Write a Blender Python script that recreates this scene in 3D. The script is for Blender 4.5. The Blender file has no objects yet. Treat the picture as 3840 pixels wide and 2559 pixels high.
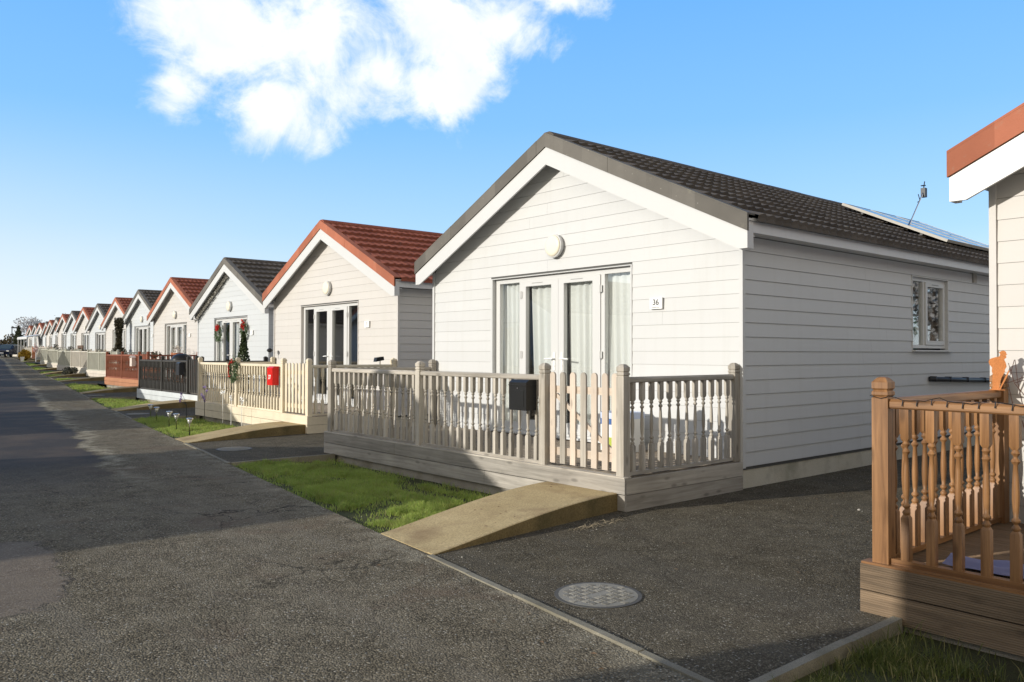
import bpy, math, random
from mathutils import Vector, Matrix, noise
random.seed(36)
R = math.radians
scene = bpy.context.scene
col = scene.collection

# ------------------------------------------------------------------ camera, world, sun
cam_d = bpy.data.cameras.new("camera"); cam = bpy.data.objects.new("camera", cam_d); col.objects.link(cam)
cam_d.sensor_width = 36; cam_d.lens = 3040.4 / 3840 * 36; cam_d.clip_start = 0.05; cam_d.clip_end = 3000
YAW, PITCH, ROLL = 0.7084, 0.015, 0.0017
cam.matrix_world = (Matrix.Translation((0, 0, 1.4494)) @ Matrix.Rotation(-YAW, 4, 'Z')
                    @ Matrix.Rotation(math.pi / 2 + PITCH, 4, 'X') @ Matrix.Rotation(ROLL, 4, 'Z'))
scene.camera = cam
scene.view_settings.view_transform = 'Standard'
scene.view_settings.look = 'None'
scene.view_settings.exposure = 0.10
scene.view_settings.gamma = 1

SUN_AZ = math.atan2(-1.85, 0.586)          # clockwise from +Y
SUN_EL = R(15.6)
sun_vec = Vector((math.sin(SUN_AZ) * math.cos(SUN_EL), math.cos(SUN_AZ) * math.cos(SUN_EL), math.sin(SUN_EL)))
sd = bpy.data.lights.new("sun", 'SUN'); sd.energy = 3.95; sd.angle = R(0.5); sd.color = (1, 0.95, 0.86)
sun = bpy.data.objects.new("sun", sd); col.objects.link(sun)
sun.rotation_euler = sun_vec.to_track_quat('Z', 'Y').to_euler()

world = bpy.data.worlds.new("World"); scene.world = world; world.use_nodes = True
wt = world.node_tree; wt.nodes.clear()
def WN(t, **k):
    n = wt.nodes.new(t)
    for a, v in k.items(): setattr(n, a, v)
    return n
def WL(a, b): wt.links.new(a, b)
def wmath(op, a, b=None, c=None):
    n = WN('ShaderNodeMath', operation=op)
    for i, v in enumerate((a, b, c)):
        if v is None: continue
        if isinstance(v, (int, float)): n.inputs[i].default_value = v
        else: WL(v, n.inputs[i])
    return n.outputs[0]
sky = WN('ShaderNodeTexSky'); sky.sky_type = 'NISHITA'; sky.sun_disc = False
sky.sun_elevation = SUN_EL; sky.sun_rotation = SUN_AZ; sky.air_density = 1.0; sky.dust_density = 0.4; sky.ozone_density = 2.0
sepd = WN('ShaderNodeSeparateXYZ'); tc0 = WN('ShaderNodeTexCoord'); WL(tc0.outputs['Generated'], sepd.inputs[0])
grad = WN('ShaderNodeValToRGB'); WL(sepd.outputs[2], grad.inputs[0])
STOPS = [(0.0, (.86, .93, 1.0)), (.05, (.70, .85, 1.0)), (.14, (.44, .70, 1.0)), (.27, (.265, .56, 1.0)), (.47, (.16, .44, .95)), (.62, (.06, .19, .46)), (1.0, (.03, .10, .25))]
while len(grad.color_ramp.elements) < len(STOPS): grad.color_ramp.elements.new(.5)
for e_, (p_, c_) in zip(grad.color_ramp.elements, STOPS): e_.position = p_; e_.color = (*c_, 1)
gm = WN('ShaderNodeVectorMath', operation='SCALE'); WL(grad.outputs[0], gm.inputs[0]); gm.inputs['Scale'].default_value = 11.6
# the sky pales low down on the side towards the sun
sdn = WN('ShaderNodeVectorMath', operation='DOT_PRODUCT'); WL(tc0.outputs['Generated'], sdn.inputs[0]); sdn.inputs[1].default_value = Vector((sun_vec.x, sun_vec.y, 0)).normalized()
sa = WN('ShaderNodeMapRange'); sa.interpolation_type = 'SMOOTHSTEP'; WL(sdn.outputs['Value'], sa.inputs[0]); sa.inputs[1].default_value = -.45; sa.inputs[2].default_value = .35; sa.inputs[3].default_value = 0; sa.inputs[4].default_value = .85
se = WN('ShaderNodeMapRange'); se.interpolation_type = 'SMOOTHSTEP'; WL(sepd.outputs[2], se.inputs[0]); se.inputs[1].default_value = .27; se.inputs[2].default_value = -.02; se.inputs[3].default_value = 0; se.inputs[4].default_value = 1
sp_ = WN('ShaderNodeMath', operation='MULTIPLY'); WL(sa.outputs[0], sp_.inputs[0]); WL(se.outputs[0], sp_.inputs[1])
gp = WN('ShaderNodeMix', data_type='RGBA'); WL(sp_.outputs[0], gp.inputs[0]); WL(gm.outputs[0], gp.inputs[6]); gp.inputs[7].default_value = (9.3, 9.9, 10.4, 1)
sm = WN('ShaderNodeMix', data_type='RGBA'); sm.inputs[0].default_value = 0.8; WL(sky.outputs[0], sm.inputs[6]); WL(gp.outputs[2], sm.inputs[7])
hs = WN('ShaderNodeHueSaturation'); hs.inputs['Saturation'].default_value = 1.05; hs.inputs['Value'].default_value = 1.0
WL(sm.outputs[2], hs.inputs['Color'])
tc = WN('ShaderNodeTexCoord')
# cloud bank: gnomonic coordinates about a fixed direction of the sky
caz, cel = 0.7084 - 0.24, R(19)
F = Vector((math.sin(caz) * math.cos(cel), math.cos(caz) * math.cos(cel), math.sin(cel)))
Rt = Vector((math.cos(caz), -math.sin(caz), 0)); Up = Rt.cross(F)
def wdot(v):
    n = WN('ShaderNodeVectorMath', operation='DOT_PRODUCT'); WL(tc.outputs['Generated'], n.inputs[0]); n.inputs[1].default_value = v
    return n.outputs['Value']
f_ = wmath('MAXIMUM', wdot(F), 0.05)
cu = wmath('DIVIDE', wdot(Rt), f_); cv = wmath('DIVIDE', wdot(Up), f_)
comb = WN('ShaderNodeCombineXYZ'); WL(cu, comb.inputs[0]); WL(cv, comb.inputs[1])
def wnoise(scale, detail, rough, dist=0.0, off=(0, 0, 0)):
    m = WN('ShaderNodeMapping'); m.inputs['Location'].default_value = off; WL(comb.outputs[0], m.inputs[0])
    n = WN('ShaderNodeTexNoise'); n.inputs['Scale'].default_value = scale; n.inputs['Detail'].default_value = detail
    n.inputs['Roughness'].default_value = rough; n.inputs['Distortion'].default_value = dist
    WL(m.outputs[0], n.inputs['Vector']); return n.outputs['Fac']
def blob(x, y, rx, ry):
    a = wmath('DIVIDE', wmath('SUBTRACT', cu, x), rx); b = wmath('DIVIDE', wmath('SUBTRACT', cv, y), ry)
    d = wmath('SQRT', wmath('ADD', wmath('MULTIPLY', a, a), wmath('MULTIPLY', b, b)))
    return wmath('SUBTRACT', 1.0, d)
CLOUD_BLOBS = [(-.148, -.040, .052, .056), (-.10, .03, .10, .095), (-.045, -.052, .080, .060), (.0, .03, .13, .095), (.07, .0, .09, .06), (.145, .05, .12, .105),
               (.135, -.008, .085, .056), (.215, .066, .095, .052), (.285, .10, .065, .026)]
m_ = None
for b_ in CLOUD_BLOBS:
    v = blob(*b_); m_ = v if m_ is None else wmath('MAXIMUM', m_, v)
n1 = wnoise(9, 10, 0.62, 0.5); n2 = wnoise(30, 8, 0.66, 0.6, (3, 1, 0))
dens = wmath('ADD', wmath('MULTIPLY', m_, 0.82), wmath('ADD', wmath('MULTIPLY', wmath('SUBTRACT', n1, 0.5), 1.9), wmath('MULTIPLY', wmath('SUBTRACT', n2, 0.5), 0.5)))
mr = WN('ShaderNodeMapRange'); mr.interpolation_type = 'SMOOTHSTEP'; WL(dens, mr.inputs[0])
mr.inputs[1].default_value = 0.0; mr.inputs[2].default_value = 0.64; mr.inputs[3].default_value = 0; mr.inputs[4].default_value = 1
cmix = WN('ShaderNodeMix', data_type='RGBA'); WL(mr.outputs[0], cmix.inputs[0]); WL(hs.outputs[0], cmix.inputs[6])
cin = WN('ShaderNodeMix', data_type='RGBA'); WL(wnoise(14, 6, .6, .3, (7, 2, 0)), cin.inputs[0]); cin.inputs[6].default_value = (7.6, 8.5, 9.9, 1); cin.inputs[7].default_value = (11.6, 11.6, 11.6, 1); WL(cin.outputs[2], cmix.inputs[7])
# broken warm cloud, unseen, added behind the picture as fill light for shaded sides
bdot = wdot(Vector((-.60, -.72, .34)).normalized())
bm = WN('ShaderNodeMapRange'); bm.interpolation_type = 'SMOOTHSTEP'; WL(bdot, bm.inputs[0]); bm.inputs[1].default_value = .0; bm.inputs[2].default_value = .4; bm.inputs[3].default_value = 0; bm.inputs[4].default_value = 1
bn = WN('ShaderNodeTexNoise'); bn.inputs['Scale'].default_value = 2.6; bn.inputs['Detail'].default_value = 8; bn.inputs['Roughness'].default_value = .6; WL(tc.outputs['Generated'], bn.inputs['Vector'])
bt = WN('ShaderNodeMapRange'); bt.interpolation_type = 'SMOOTHSTEP'; WL(bn.outputs['Fac'], bt.inputs[0]); bt.inputs[1].default_value = .36; bt.inputs[2].default_value = .52; bt.inputs[3].default_value = 0; bt.inputs[4].default_value = 1
bmix = WN('ShaderNodeMix', data_type='RGBA'); be = WN('ShaderNodeMapRange'); be.interpolation_type = 'SMOOTHSTEP'; WL(sepd.outputs[2], be.inputs[0]); be.inputs[1].default_value = 1.02; be.inputs[2].default_value = .55; be.inputs[3].default_value = 0; be.inputs[4].default_value = 1
WL(wmath('MULTIPLY', wmath('MULTIPLY', bm.outputs[0], be.outputs[0]), bt.outputs[0]), bmix.inputs[0]); WL(cmix.outputs[2], bmix.inputs[6]); bmix.inputs[7].default_value = (11.4, 10.1, 7.8, 1)
bg = WN('ShaderNodeBackground'); bg.inputs[1].default_value = 0.1; WL(bmix.outputs[2], bg.inputs[0])
wo = WN('ShaderNodeOutputWorld'); WL(bg.outputs[0], wo.inputs[0])

# ------------------------------------------------------------------ materials
MATS = {}
def mat(name):
    m = bpy.data.materials.new(name); m.use_nodes = True
    nt = m.node_tree; nt.nodes.clear(); MATS[name] = m
    out = nt.nodes.new('ShaderNodeOutputMaterial'); p = nt.nodes.new('ShaderNodeBsdfPrincipled')
    nt.links.new(p.outputs[0], out.inputs[0]); return m, nt, p, out
def nd(nt, t, **k):
    n = nt.nodes.new(t)
    for a, v in k.items():
        if a.startswith('i_'): n.inputs[a[2:].replace('_', ' ')].default_value = v
        else: setattr(n, a, v)
    return n
def ramp(nt, fac, stops, interp='LINEAR'):
    r = nt.nodes.new('ShaderNodeValToRGB'); nt.links.new(fac, r.inputs[0]); cr = r.color_ramp; cr.interpolation = interp
    while len(cr.elements) < len(stops): cr.elements.new(0.5)
    for e, (p, c) in zip(cr.elements, stops): e.position = p; e.color = (*c, 1) if len(c) == 3 else c
    return r.outputs[0]
def mixc(nt, fac, a, b, blend='MIX'):
    n = nt.nodes.new('ShaderNodeMix'); n.data_type = 'RGBA'; n.blend_type = blend
    for i, v in ((0, fac), (6, a), (7, b)):
        if hasattr(v, 'node'): nt.links.new(v, n.inputs[i])
        elif i == 0: n.inputs[0].default_value = v
        else: n.inputs[i].default_value = (*v, 1)
    return n.outputs[2]
def mth(nt, op, a, b=0.0, c=None):
    n = nt.nodes.new('ShaderNodeMath'); n.operation = op
    for i, v in enumerate((a, b, c)):
        if v is None: continue
        if hasattr(v, 'node'): nt.links.new(v, n.inputs[i])
        else: n.inputs[i].default_value = v
    return n.outputs[0]
def coord(nt, scale=(1, 1, 1), kind='Object'):
    t = nt.nodes.new('ShaderNodeTexCoord'); m = nt.nodes.new('ShaderNodeMapping'); m.inputs['Scale'].default_value = scale
    nt.links.new(t.outputs[kind], m.inputs[0]); return m.outputs[0]
def noi(nt, vec, scale, detail=4, rough=0.55, dist=0.0):
    n = nd(nt, 'ShaderNodeTexNoise'); n.inputs['Scale'].default_value = scale; n.inputs['Detail'].default_value = detail
    n.inputs['Roughness'].default_value = rough; n.inputs['Distortion'].default_value = dist
    nt.links.new(vec, n.inputs['Vector']); return n.outputs['Fac']
def bump(nt, p, h, strength=0.3, dist=0.005):
    b = nt.nodes.new('ShaderNodeBump'); b.inputs['Strength'].default_value = strength; b.inputs['Distance'].default_value = dist
    nt.links.new(h, b.inputs['Height']); nt.links.new(b.outputs[0], p.inputs['Normal'])
def sc(c, k): return tuple(min(1, x * k) for x in c)

def paint(name, c, rough=0.5, var=0.06, scale=3.0, bmp=0.05, bscale=90, streak=0.0, spec=0.25, boards=False):
    m, nt, p, o = mat(name)
    v = coord(nt); f = noi(nt, v, scale, 5)
    cc = mixc(nt, f, sc(c, 1 - var), sc(c, 1 + var))
    if boards:
        t = nt.nodes.new('ShaderNodeTexCoord'); sx = nd(nt, 'ShaderNodeSeparateXYZ'); nt.links.new(t.outputs['Object'], sx.inputs[0])
        row = mth(nt, 'FLOOR', mth(nt, 'DIVIDE', mth(nt, 'SUBTRACT', sx.outputs[2], .236), .155))
        seg_ = mth(nt, 'FLOOR', mth(nt, 'ADD', mth(nt, 'MULTIPLY', mth(nt, 'ADD', sx.outputs[0], sx.outputs[1]), .29), mth(nt, 'MULTIPLY', row, .37)))
        cb = nd(nt, 'ShaderNodeCombineXYZ'); nt.links.new(row, cb.inputs[0]); nt.links.new(seg_, cb.inputs[1]); wn_ = nd(nt, 'ShaderNodeTexWhiteNoise'); nt.links.new(cb.outputs[0], wn_.inputs[0])
        cc = mixc(nt, mth(nt, 'MULTIPLY', wn_.outputs['Value'], .7), cc, sc(c, .93))
        gr = noi(nt, coord(nt, (1.2, 1.2, 60)), 1.0, 4, .6); cc = mixc(nt, mth(nt, 'MULTIPLY', gr, .12), cc, sc(c, .8))
    if streak:
        sv = coord(nt, (6, 6, .5)); s = noi(nt, sv, 1.2, 6, 0.65)
        s2 = ramp(nt, s, [(0.5, (0, 0, 0)), (0.8, (1, 1, 1))])
        cc = mixc(nt, mth(nt, 'MULTIPLY', s2, streak), cc, (0.33, 0.31, 0.24))
    nt.links.new(cc, p.inputs['Base Color']); p.inputs['Roughness'].default_value = rough; p.inputs['Specular IOR Level'].default_value = spec
    if bmp: bump(nt, p, noi(nt, v, bscale, 3), bmp, 0.002)
    return m
def plain(name, c, rough=0.5, metal=0.0, spec=0.5):
    m, nt, p, o = mat(name)
    f = noi(nt, coord(nt), 14, 3)
    nt.links.new(mixc(nt, f, sc(c, .9), sc(c, 1.1)), p.inputs['Base Color'])
    p.inputs['Roughness'].default_value = rough; p.inputs['Metallic'].default_value = metal; p.inputs['Specular IOR Level'].default_value = spec
    return m
def wood(name, c, c2, axis, rough=0.75, grain=1.0, vary=0.22, groove=0):
    m, nt, p, o = mat(name)
    s = [26, 26, 26]; s['xyz'.index(axis)] = 1.3
    v = coord(nt, tuple(s)); oi = nd(nt, 'ShaderNodeObjectInfo')
    add = nd(nt, 'ShaderNodeVectorMath', operation='MULTIPLY_ADD'); nt.links.new(oi.outputs['Random'], add.inputs[0]); add.inputs[1].default_value = (37, 53, 71)
    nt.links.new(v, add.inputs[2])
    f = noi(nt, add.outputs[0], 1.0, 6, 0.65, 0.6)
    cc = mixc(nt, ramp(nt, f, [(0.3, (0, 0, 0)), (0.7, (1, 1, 1))]), c, c2)
    lv = noi(nt, coord(nt), 1.7, 4); cc = mixc(nt, mth(nt, 'MULTIPLY', ramp(nt, lv, [(0.45, (0, 0, 0)), (0.75, (1, 1, 1))]), 0.45), cc, sc(c, .62))
    # knots
    ks = [9, 9, 9]; ks['xyz'.index(axis)] = 3.2
    kv = nd(nt, 'ShaderNodeTexVoronoi'); kv.inputs['Scale'].default_value = 1.0
    ka = nd(nt, 'ShaderNodeVectorMath', operation='MULTIPLY_ADD'); nt.links.new(oi.outputs['Random'], ka.inputs[0]); ka.inputs[1].default_value = (17, 13, 11); nt.links.new(coord(nt, tuple(ks)), ka.inputs[2])
    nt.links.new(ka.outputs[0], kv.inputs['Vector'])
    kf = ramp(nt, kv.outputs['Distance'], [(0.08, (1, 1, 1)), (0.2, (0, 0, 0))])
    cc = mixc(nt, mth(nt, 'MULTIPLY', kf, 0.55 * grain), cc, sc(c, .45))
    hv = nd(nt, 'ShaderNodeHueSaturation'); nt.links.new(cc, hv.inputs['Color'])
    nt.links.new(mth(nt, 'MULTIPLY_ADD', oi.outputs['Random'], vary * 2, 1 - vary), hv.inputs['Value'])
    nt.links.new(hv.outputs[0], p.inputs['Base Color']); p.inputs['Roughness'].default_value = rough; p.inputs['Specular IOR Level'].default_value = 0.3
    h = f
    if groove:
        t = nt.nodes.new('ShaderNodeTexCoord'); sx = nd(nt, 'ShaderNodeSeparateXYZ'); nt.links.new(t.outputs['Object'], sx.inputs[0])
        w = mth(nt, 'SINE', mth(nt, 'MULTIPLY', sx.outputs['xyz'.index('z')], groove)); h = mth(nt, 'ADD', mth(nt, 'MULTIPLY', f, .3), mth(nt, 'MULTIPLY', w, .5))
    bump(nt, p, h, 0.35 * grain if not groove else 0.45, 0.004)
    return m
def woodset(name, c, c2, **k):
    return {a: wood(name + '_' + a, c, c2, a, **k) for a in 'xyz'}

M_SID_W = paint('white_cladding', (0.60, 0.602, 0.596), 0.55, 0.035, 1.3, 0.12, 60, streak=0.10, boards=True)
M_SID_C = paint('cream_cladding', (0.595, 0.568, 0.535), 0.55, 0.035, 1.3, 0.12, 60, streak=0.10, boards=True)
M_SID_B = paint('pale_blue_white_cladding', (0.57, 0.59, 0.60), 0.55, 0.035, 1.3, 0.12, 60, streak=0.10, boards=True)
M_UPVC = paint('white_upvc', (0.60, 0.60, 0.59), 0.3, 0.02, 2, 0, streak=0.03)
M_UPVC2 = paint('white_upvc_fascia', (0.63, 0.63, 0.63), 0.35, 0.04, 2, 0, streak=0.10)
M_BACK = plain('dark_gap', (0.10, 0.10, 0.095), 0.9)
M_ROOM = plain('dim_room', (0.34, 0.32, 0.29), 0.9)
def roofmat(name, c, c2, speck):
    m, nt, p, o = mat(name)
    v = coord(nt); f = noi(nt, v, 260, 2); g = noi(nt, v, 2.5, 5)
    cc = mixc(nt, f, c, c2); cc = mixc(nt, mth(nt, 'MULTIPLY', ramp(nt, g, [(.4, (0, 0, 0)), (.7, (1, 1, 1))]), 0.35), cc, sc(c, .6))
    t = nt.nodes.new('ShaderNodeTexCoord'); sx = nd(nt, 'ShaderNodeSeparateXYZ'); nt.links.new(t.outputs['Object'], sx.inputs[0])
    cb = nd(nt, 'ShaderNodeCombineXYZ'); nt.links.new(mth(nt, 'FLOOR', mth(nt, 'DIVIDE', mth(nt, 'ADD', sx.outputs[0], .1), .332)), cb.inputs[0]); nt.links.new(mth(nt, 'FLOOR', mth(nt, 'DIVIDE', mth(nt, 'SUBTRACT', sx.outputs[1], 2.85), .345)), cb.inputs[1])
    wn_ = nd(nt, 'ShaderNodeTexWhiteNoise'); nt.links.new(cb.outputs[0], wn_.inputs[0]); cc = mixc(nt, mth(nt, 'MULTIPLY', wn_.outputs['Value'], .55), cc, sc(c, .62))
    li = ramp(nt, noi(nt, v, 7, 6, .7), [(.62, (0, 0, 0)), (.70, (1, 1, 1))]); cc = mixc(nt, mth(nt, 'MULTIPLY', li, .22), cc, (.30, .29, .22))
    vo = nd(nt, 'ShaderNodeTexVoronoi'); vo.inputs['Scale'].default_value = 9; nt.links.new(v, vo.inputs['Vector'])
    sp = ramp(nt, vo.outputs['Distance'], [(0.03, (1, 1, 1)), (0.055, (0, 0, 0))])
    cc = mixc(nt, mth(nt, 'MULTIPLY', sp, speck), cc, (.5, .47, .42))
    nt.links.new(cc, p.inputs['Base Color']); p.inputs['Roughness'].default_value = 0.85; p.inputs['Specular IOR Level'].default_value = 0.25
    bump(nt, p, f, 0.35, 0.003); return m
M_ROOF_K = roofmat('charcoal_roof', (0.085, 0.072, 0.060), (0.145, 0.125, 0.105), 0.35)
M_VERGE_K = roofmat('charcoal_verge', (0.14, 0.13, 0.115), (0.21, 0.195, 0.172), 0.7)
M_ROOF_R = roofmat('red_roof', (0.25, 0.072, 0.042), (0.34, 0.115, 0.07), 0.1)
M_VERGE_R = roofmat('red_verge', (0.40, 0.135, 0.076), (0.49, 0.185, 0.112), 0.15)
def concrete(name, c, c2, moss=None, rough=0.9, fine=160, mossamt=0.6):
    m, nt, p, o = mat(name)
    v = coord(nt); f = noi(nt, v, 3.0, 7, 0.65); g = noi(nt, v, fine, 3)
    cc = mixc(nt, ramp(nt, f, [(.3, (0, 0, 0)), (.7, (1, 1, 1))]), c, c2)
    cc = mixc(nt, mth(nt, 'MULTIPLY', ramp(nt, g, [(.35, (1, 1, 1)), (.6, (0, 0, 0))]), .55), cc, sc(c, .5))
    if moss:
        h = noi(nt, v, 1.6, 6, 0.6); cc = mixc(nt, mth(nt, 'MULTIPLY', ramp(nt, h, [(.5, (0, 0, 0)), (.68, (1, 1, 1))]), mossamt), cc, moss)
    nt.links.new(cc, p.inputs['Base Color']); p.inputs['Roughness'].default_value = rough; p.inputs['Specular IOR Level'].default_value = 0.2
    bump(nt, p, g, 0.5, 0.004); return m
M_PLINTH = concrete('cream_plinth', (0.62, 0.57, 0.45), (0.70, 0.66, 0.56), (0.16, 0.15, 0.09), mossamt=.5)
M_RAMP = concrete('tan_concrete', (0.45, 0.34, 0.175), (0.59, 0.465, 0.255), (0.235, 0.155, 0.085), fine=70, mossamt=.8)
M_RAMPS = concrete('mossy_shaded_concrete', (0.16, 0.12, 0.055), (0.26, 0.19, 0.085), (0.07, 0.065, 0.03), fine=70, mossamt=.8)  # ramp side face: its moss and its shade are both in this darker colour
M_KERB = concrete('kerb_concrete', (0.21, 0.19, 0.145), (0.33, 0.305, 0.24), (0.11, 0.10, 0.065))
M_FOOT = concrete('footing_concrete', (0.30, 0.27, 0.23), (0.42, 0.39, 0.34), (0.12, 0.11, 0.06))

def asphalt(name, dark, mid, stone, big, road=False):
    m, nt, p, o = mat(name)
    v = coord(nt); vo = nd(nt, 'ShaderNodeTexVoronoi'); vo.inputs['Scale'].default_value = big; nt.links.new(v, vo.inputs['Vector'])
    sep = nd(nt, 'ShaderNodeSeparateColor'); nt.links.new(vo.outputs['Color'], sep.inputs[0])
    patch = noi(nt, v, 0.55, 6, 0.6); med = noi(nt, v, 4.0, 5, 0.6)
    c = mixc(nt, sep.outputs[0], dark, mid)
    st = ramp(nt, sep.outputs[1], [(0.80, (0, 0, 0)), (0.92, (1, 1, 1))]); c = mixc(nt, mth(nt, 'MULTIPLY', st, 0.75), c, stone)
    st2 = ramp(nt, sep.outputs[2], [(0.975, (0, 0, 0)), (0.985, (1, 1, 1))]); c = mixc(nt, mth(nt, 'MULTIPLY', st2, 0.8), c, (0.55, 0.52, 0.45))
    edge = ramp(nt, vo.outputs['Distance'], [(0.25, (1, 1, 1)), (0.62, (0.42, 0.42, 0.42))]); c = mixc(nt, 0.8, c, edge, 'MULTIPLY')
    c = mixc(nt, ramp(nt, patch, [(.38, (0, 0, 0)), (.62, (1, 1, 1))]), mixc(nt, 1.0, c, (0.84, 0.82, 0.78), 'MULTIPLY'), c)
    c = mixc(nt, mth(nt, 'MULTIPLY', ramp(nt, med, [(.42, (0, 0, 0)), (.72, (1, 1, 1))]), 0.3), c, sc(mid, 1.25))
    tr_ = nd(nt, 'ShaderNodeMapping'); tr_.inputs['Rotation'].default_value = (0, 0, .134 if road else -1.4); tr_.inputs['Scale'].default_value = (1.9, .16, 1); nt.links.new(v, tr_.inputs[0])
    tk = noi(nt, tr_.outputs[0], 1.3, 5, .55, .3)
    c = mixc(nt, mth(nt, 'MULTIPLY', ramp(nt, tk, [(.50, (0, 0, 0)), (.66, (1, 1, 1))]), .42), c, (0.20, 0.175, 0.135) if road else (0.10, 0.09, 0.072))
    c = mixc(nt, mth(nt, 'MULTIPLY', ramp(nt, noi(nt, v, 1.15, 4, .6, .8), [(.56, (0, 0, 0)), (.70, (1, 1, 1))]), .5 if road else .3), c, (0.15, 0.10, 0.07) if road else (.075, .06, .045))
    ck = nd(nt, 'ShaderNodeTexVoronoi', feature='DISTANCE_TO_EDGE'); ck.inputs['Scale'].default_value = .75
    dv = nd(nt, 'ShaderNodeVectorMath', operation='MULTIPLY_ADD'); nzc = nd(nt, 'ShaderNodeTexNoise'); nzc.inputs['Scale'].default_value = 3.5; nzc.inputs['Detail'].default_value = 6; nt.links.new(v, nzc.inputs['Vector'])
    nt.links.new(nzc.outputs['Color'], dv.inputs[0]); dv.inputs[1].default_value = (.5, .5, .5); nt.links.new(v, dv.inputs[2]); nt.links.new(dv.outputs[0], ck.inputs['Vector'])
    cm = ramp(nt, noi(nt, v, .45, 3, .5), [(.50, (0, 0, 0)), (.60, (1, 1, 1))]); cl = mth(nt, 'MULTIPLY', ramp(nt, ck.outputs['Distance'], [(.003, (1, 1, 1)), (.010, (0, 0, 0))]), cm)
    c = mixc(nt, mth(nt, 'MULTIPLY', cl, .8 if road else .35), c, (.025, .022, .018))
    rough = 0.85; hgt = mth(nt, 'MULTIPLY', vo.outputs['Distance'], -1.0)
    if road:
        t = nt.nodes.new('ShaderNodeTexCoord'); sx = nd(nt, 'ShaderNodeSeparateXYZ'); nt.links.new(t.outputs['Object'], sx.inputs[0])
        edgx = mth(nt, 'MULTIPLY_ADD', mth(nt, 'SUBTRACT', sx.outputs[1], 2.17), 0.1345, 2.98)
        d = mth(nt, 'SUBTRACT', sx.outputs[0], edgx)              # metres from the road edge (negative into the road)
        wob = mth(nt, 'MULTIPLY', mth(nt, 'SUBTRACT', noi(nt, v, .9, 6, .65), .5), 1.1)
        dw = mth(nt, 'ADD', d, wob)
        far = ramp(nt, mth(nt, 'MULTIPLY', sx.outputs[1], 0.05), [(0.44, (0, 0, 0)), (0.62, (1, 1, 1))])
        old = mth(nt, 'MULTIPLY', ramp(nt, mth(nt, 'MULTIPLY', dw, -1.0), [(0.0, (0, 0, 0)), (1.0, (0, 0, 0))]), 0.0)
        lf = nd(nt, 'ShaderNodeMapRange'); nt.links.new(dw, lf.inputs[0]); lf.inputs[1].default_value = -1.38; lf.inputs[2].default_value = -1.46; lf.inputs[3].default_value = 0; lf.inputs[4].default_value = 1
        oldf = mth(nt, 'MULTIPLY', lf.outputs[0], far)
        # the round worn patch at the left in front
        px = mth(nt, 'SUBTRACT', sx.outputs[0], 0.75); py = mth(nt, 'MULTIPLY', mth(nt, 'SUBTRACT', sx.outputs[1], 6.3), 0.55)
        rr = mth(nt, 'SQRT', mth(nt, 'ADD', mth(nt, 'MULTIPLY', px, px), mth(nt, 'MULTIPLY', py, py)))
        pf = nd(nt, 'ShaderNodeMapRange'); nt.links.new(mth(nt, 'ADD', rr, mth(nt, 'ADD', mth(nt, 'MULTIPLY', wob, .7), mth(nt, 'MULTIPLY', mth(nt, 'SUBTRACT', noi(nt, v, 6, 5, .7), .5), .35))), pf.inputs[0]); pf.inputs[1].default_value = 0.62; pf.inputs[2].default_value = 0.56; pf.inputs[3].default_value = 0; pf.inputs[4].default_value = 1
        allf = mth(nt, 'MAXIMUM', oldf, pf.outputs[0])
        fine = noi(nt, v, 120, 3); oldc = mixc(nt, fine, (0.036, 0.030, 0.027), (0.072, 0.060, 0.052))
        brown = noi(nt, v, 0.9, 5, .6); oldc = mixc(nt, ramp(nt, brown, [(.45, (0, 0, 0)), (.65, (1, 1, 1))]), oldc, (0.10, 0.073, 0.054))
        c = mixc(nt, mth(nt, 'MULTIPLY', oldf, .9), c, oldc); ptc = mixc(nt, brown, (0.16, 0.125, 0.095), (0.29, 0.215, 0.155)); ptc = mixc(nt, mth(nt, 'MULTIPLY', fine, .5), ptc, (.07, .058, .046)); c = mixc(nt, mth(nt, 'MULTIPLY', pf.outputs[0], .55), c, ptc)
        rim = ramp(nt, pf.outputs[0], [(0.15, (0, 0, 0)), (0.5, (1, 1, 1)), (0.85, (0, 0, 0))]); c = mixc(nt, mth(nt, 'MULTIPLY', rim, mth(nt, 'MULTIPLY', ramp(nt, noi(nt, v, 3, 4), [(.45, (0, 0, 0)), (.6, (1, 1, 1))]), .8)), c, (.03, .028, .025))
        # loose gravel band beside the seam and along the verge
        gb = nd(nt, 'ShaderNodeMapRange'); gb.interpolation_type = 'SMOOTHSTEP'; nt.links.new(mth(nt, 'ABSOLUTE', mth(nt, 'ADD', dw, 1.25)), gb.inputs[0]); gb.inputs[1].default_value = .22; gb.inputs[2].default_value = .0; gb.inputs[3].default_value = 0; gb.inputs[4].default_value = 1
        gv = nd(nt, 'ShaderNodeMapRange'); gv.interpolation_type = 'SMOOTHSTEP'; nt.links.new(dw, gv.inputs[0]); gv.inputs[1].default_value = -.35; gv.inputs[2].default_value = .05; gv.inputs[3].default_value = 0; gv.inputs[4].default_value = 1
        gf = mth(nt, 'MULTIPLY', mth(nt, 'MAXIMUM', mth(nt, 'MULTIPLY', gb.outputs[0], far), mth(nt, 'MULTIPLY', gv.outputs[0], .5)), ramp(nt, med, [(.4, (0, 0, 0)), (.6, (1, 1, 1))]))
        grv = mixc(nt, sep.outputs[2], (0.22, 0.20, 0.14), (0.62, 0.57, 0.44))
        c = mixc(nt, mth(nt, 'MULTIPLY', gf, .7), c, grv)
        r_ = mth(nt, 'MULTIPLY_ADD', allf, -0.2, 0.9); nt.links.new(r_, p.inputs['Roughness'])
        hgt = mth(nt, 'MULTIPLY', hgt, mth(nt, 'MULTIPLY_ADD', allf, -.75, 1.0))
    else: p.inputs['Roughness'].default_value = rough
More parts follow.
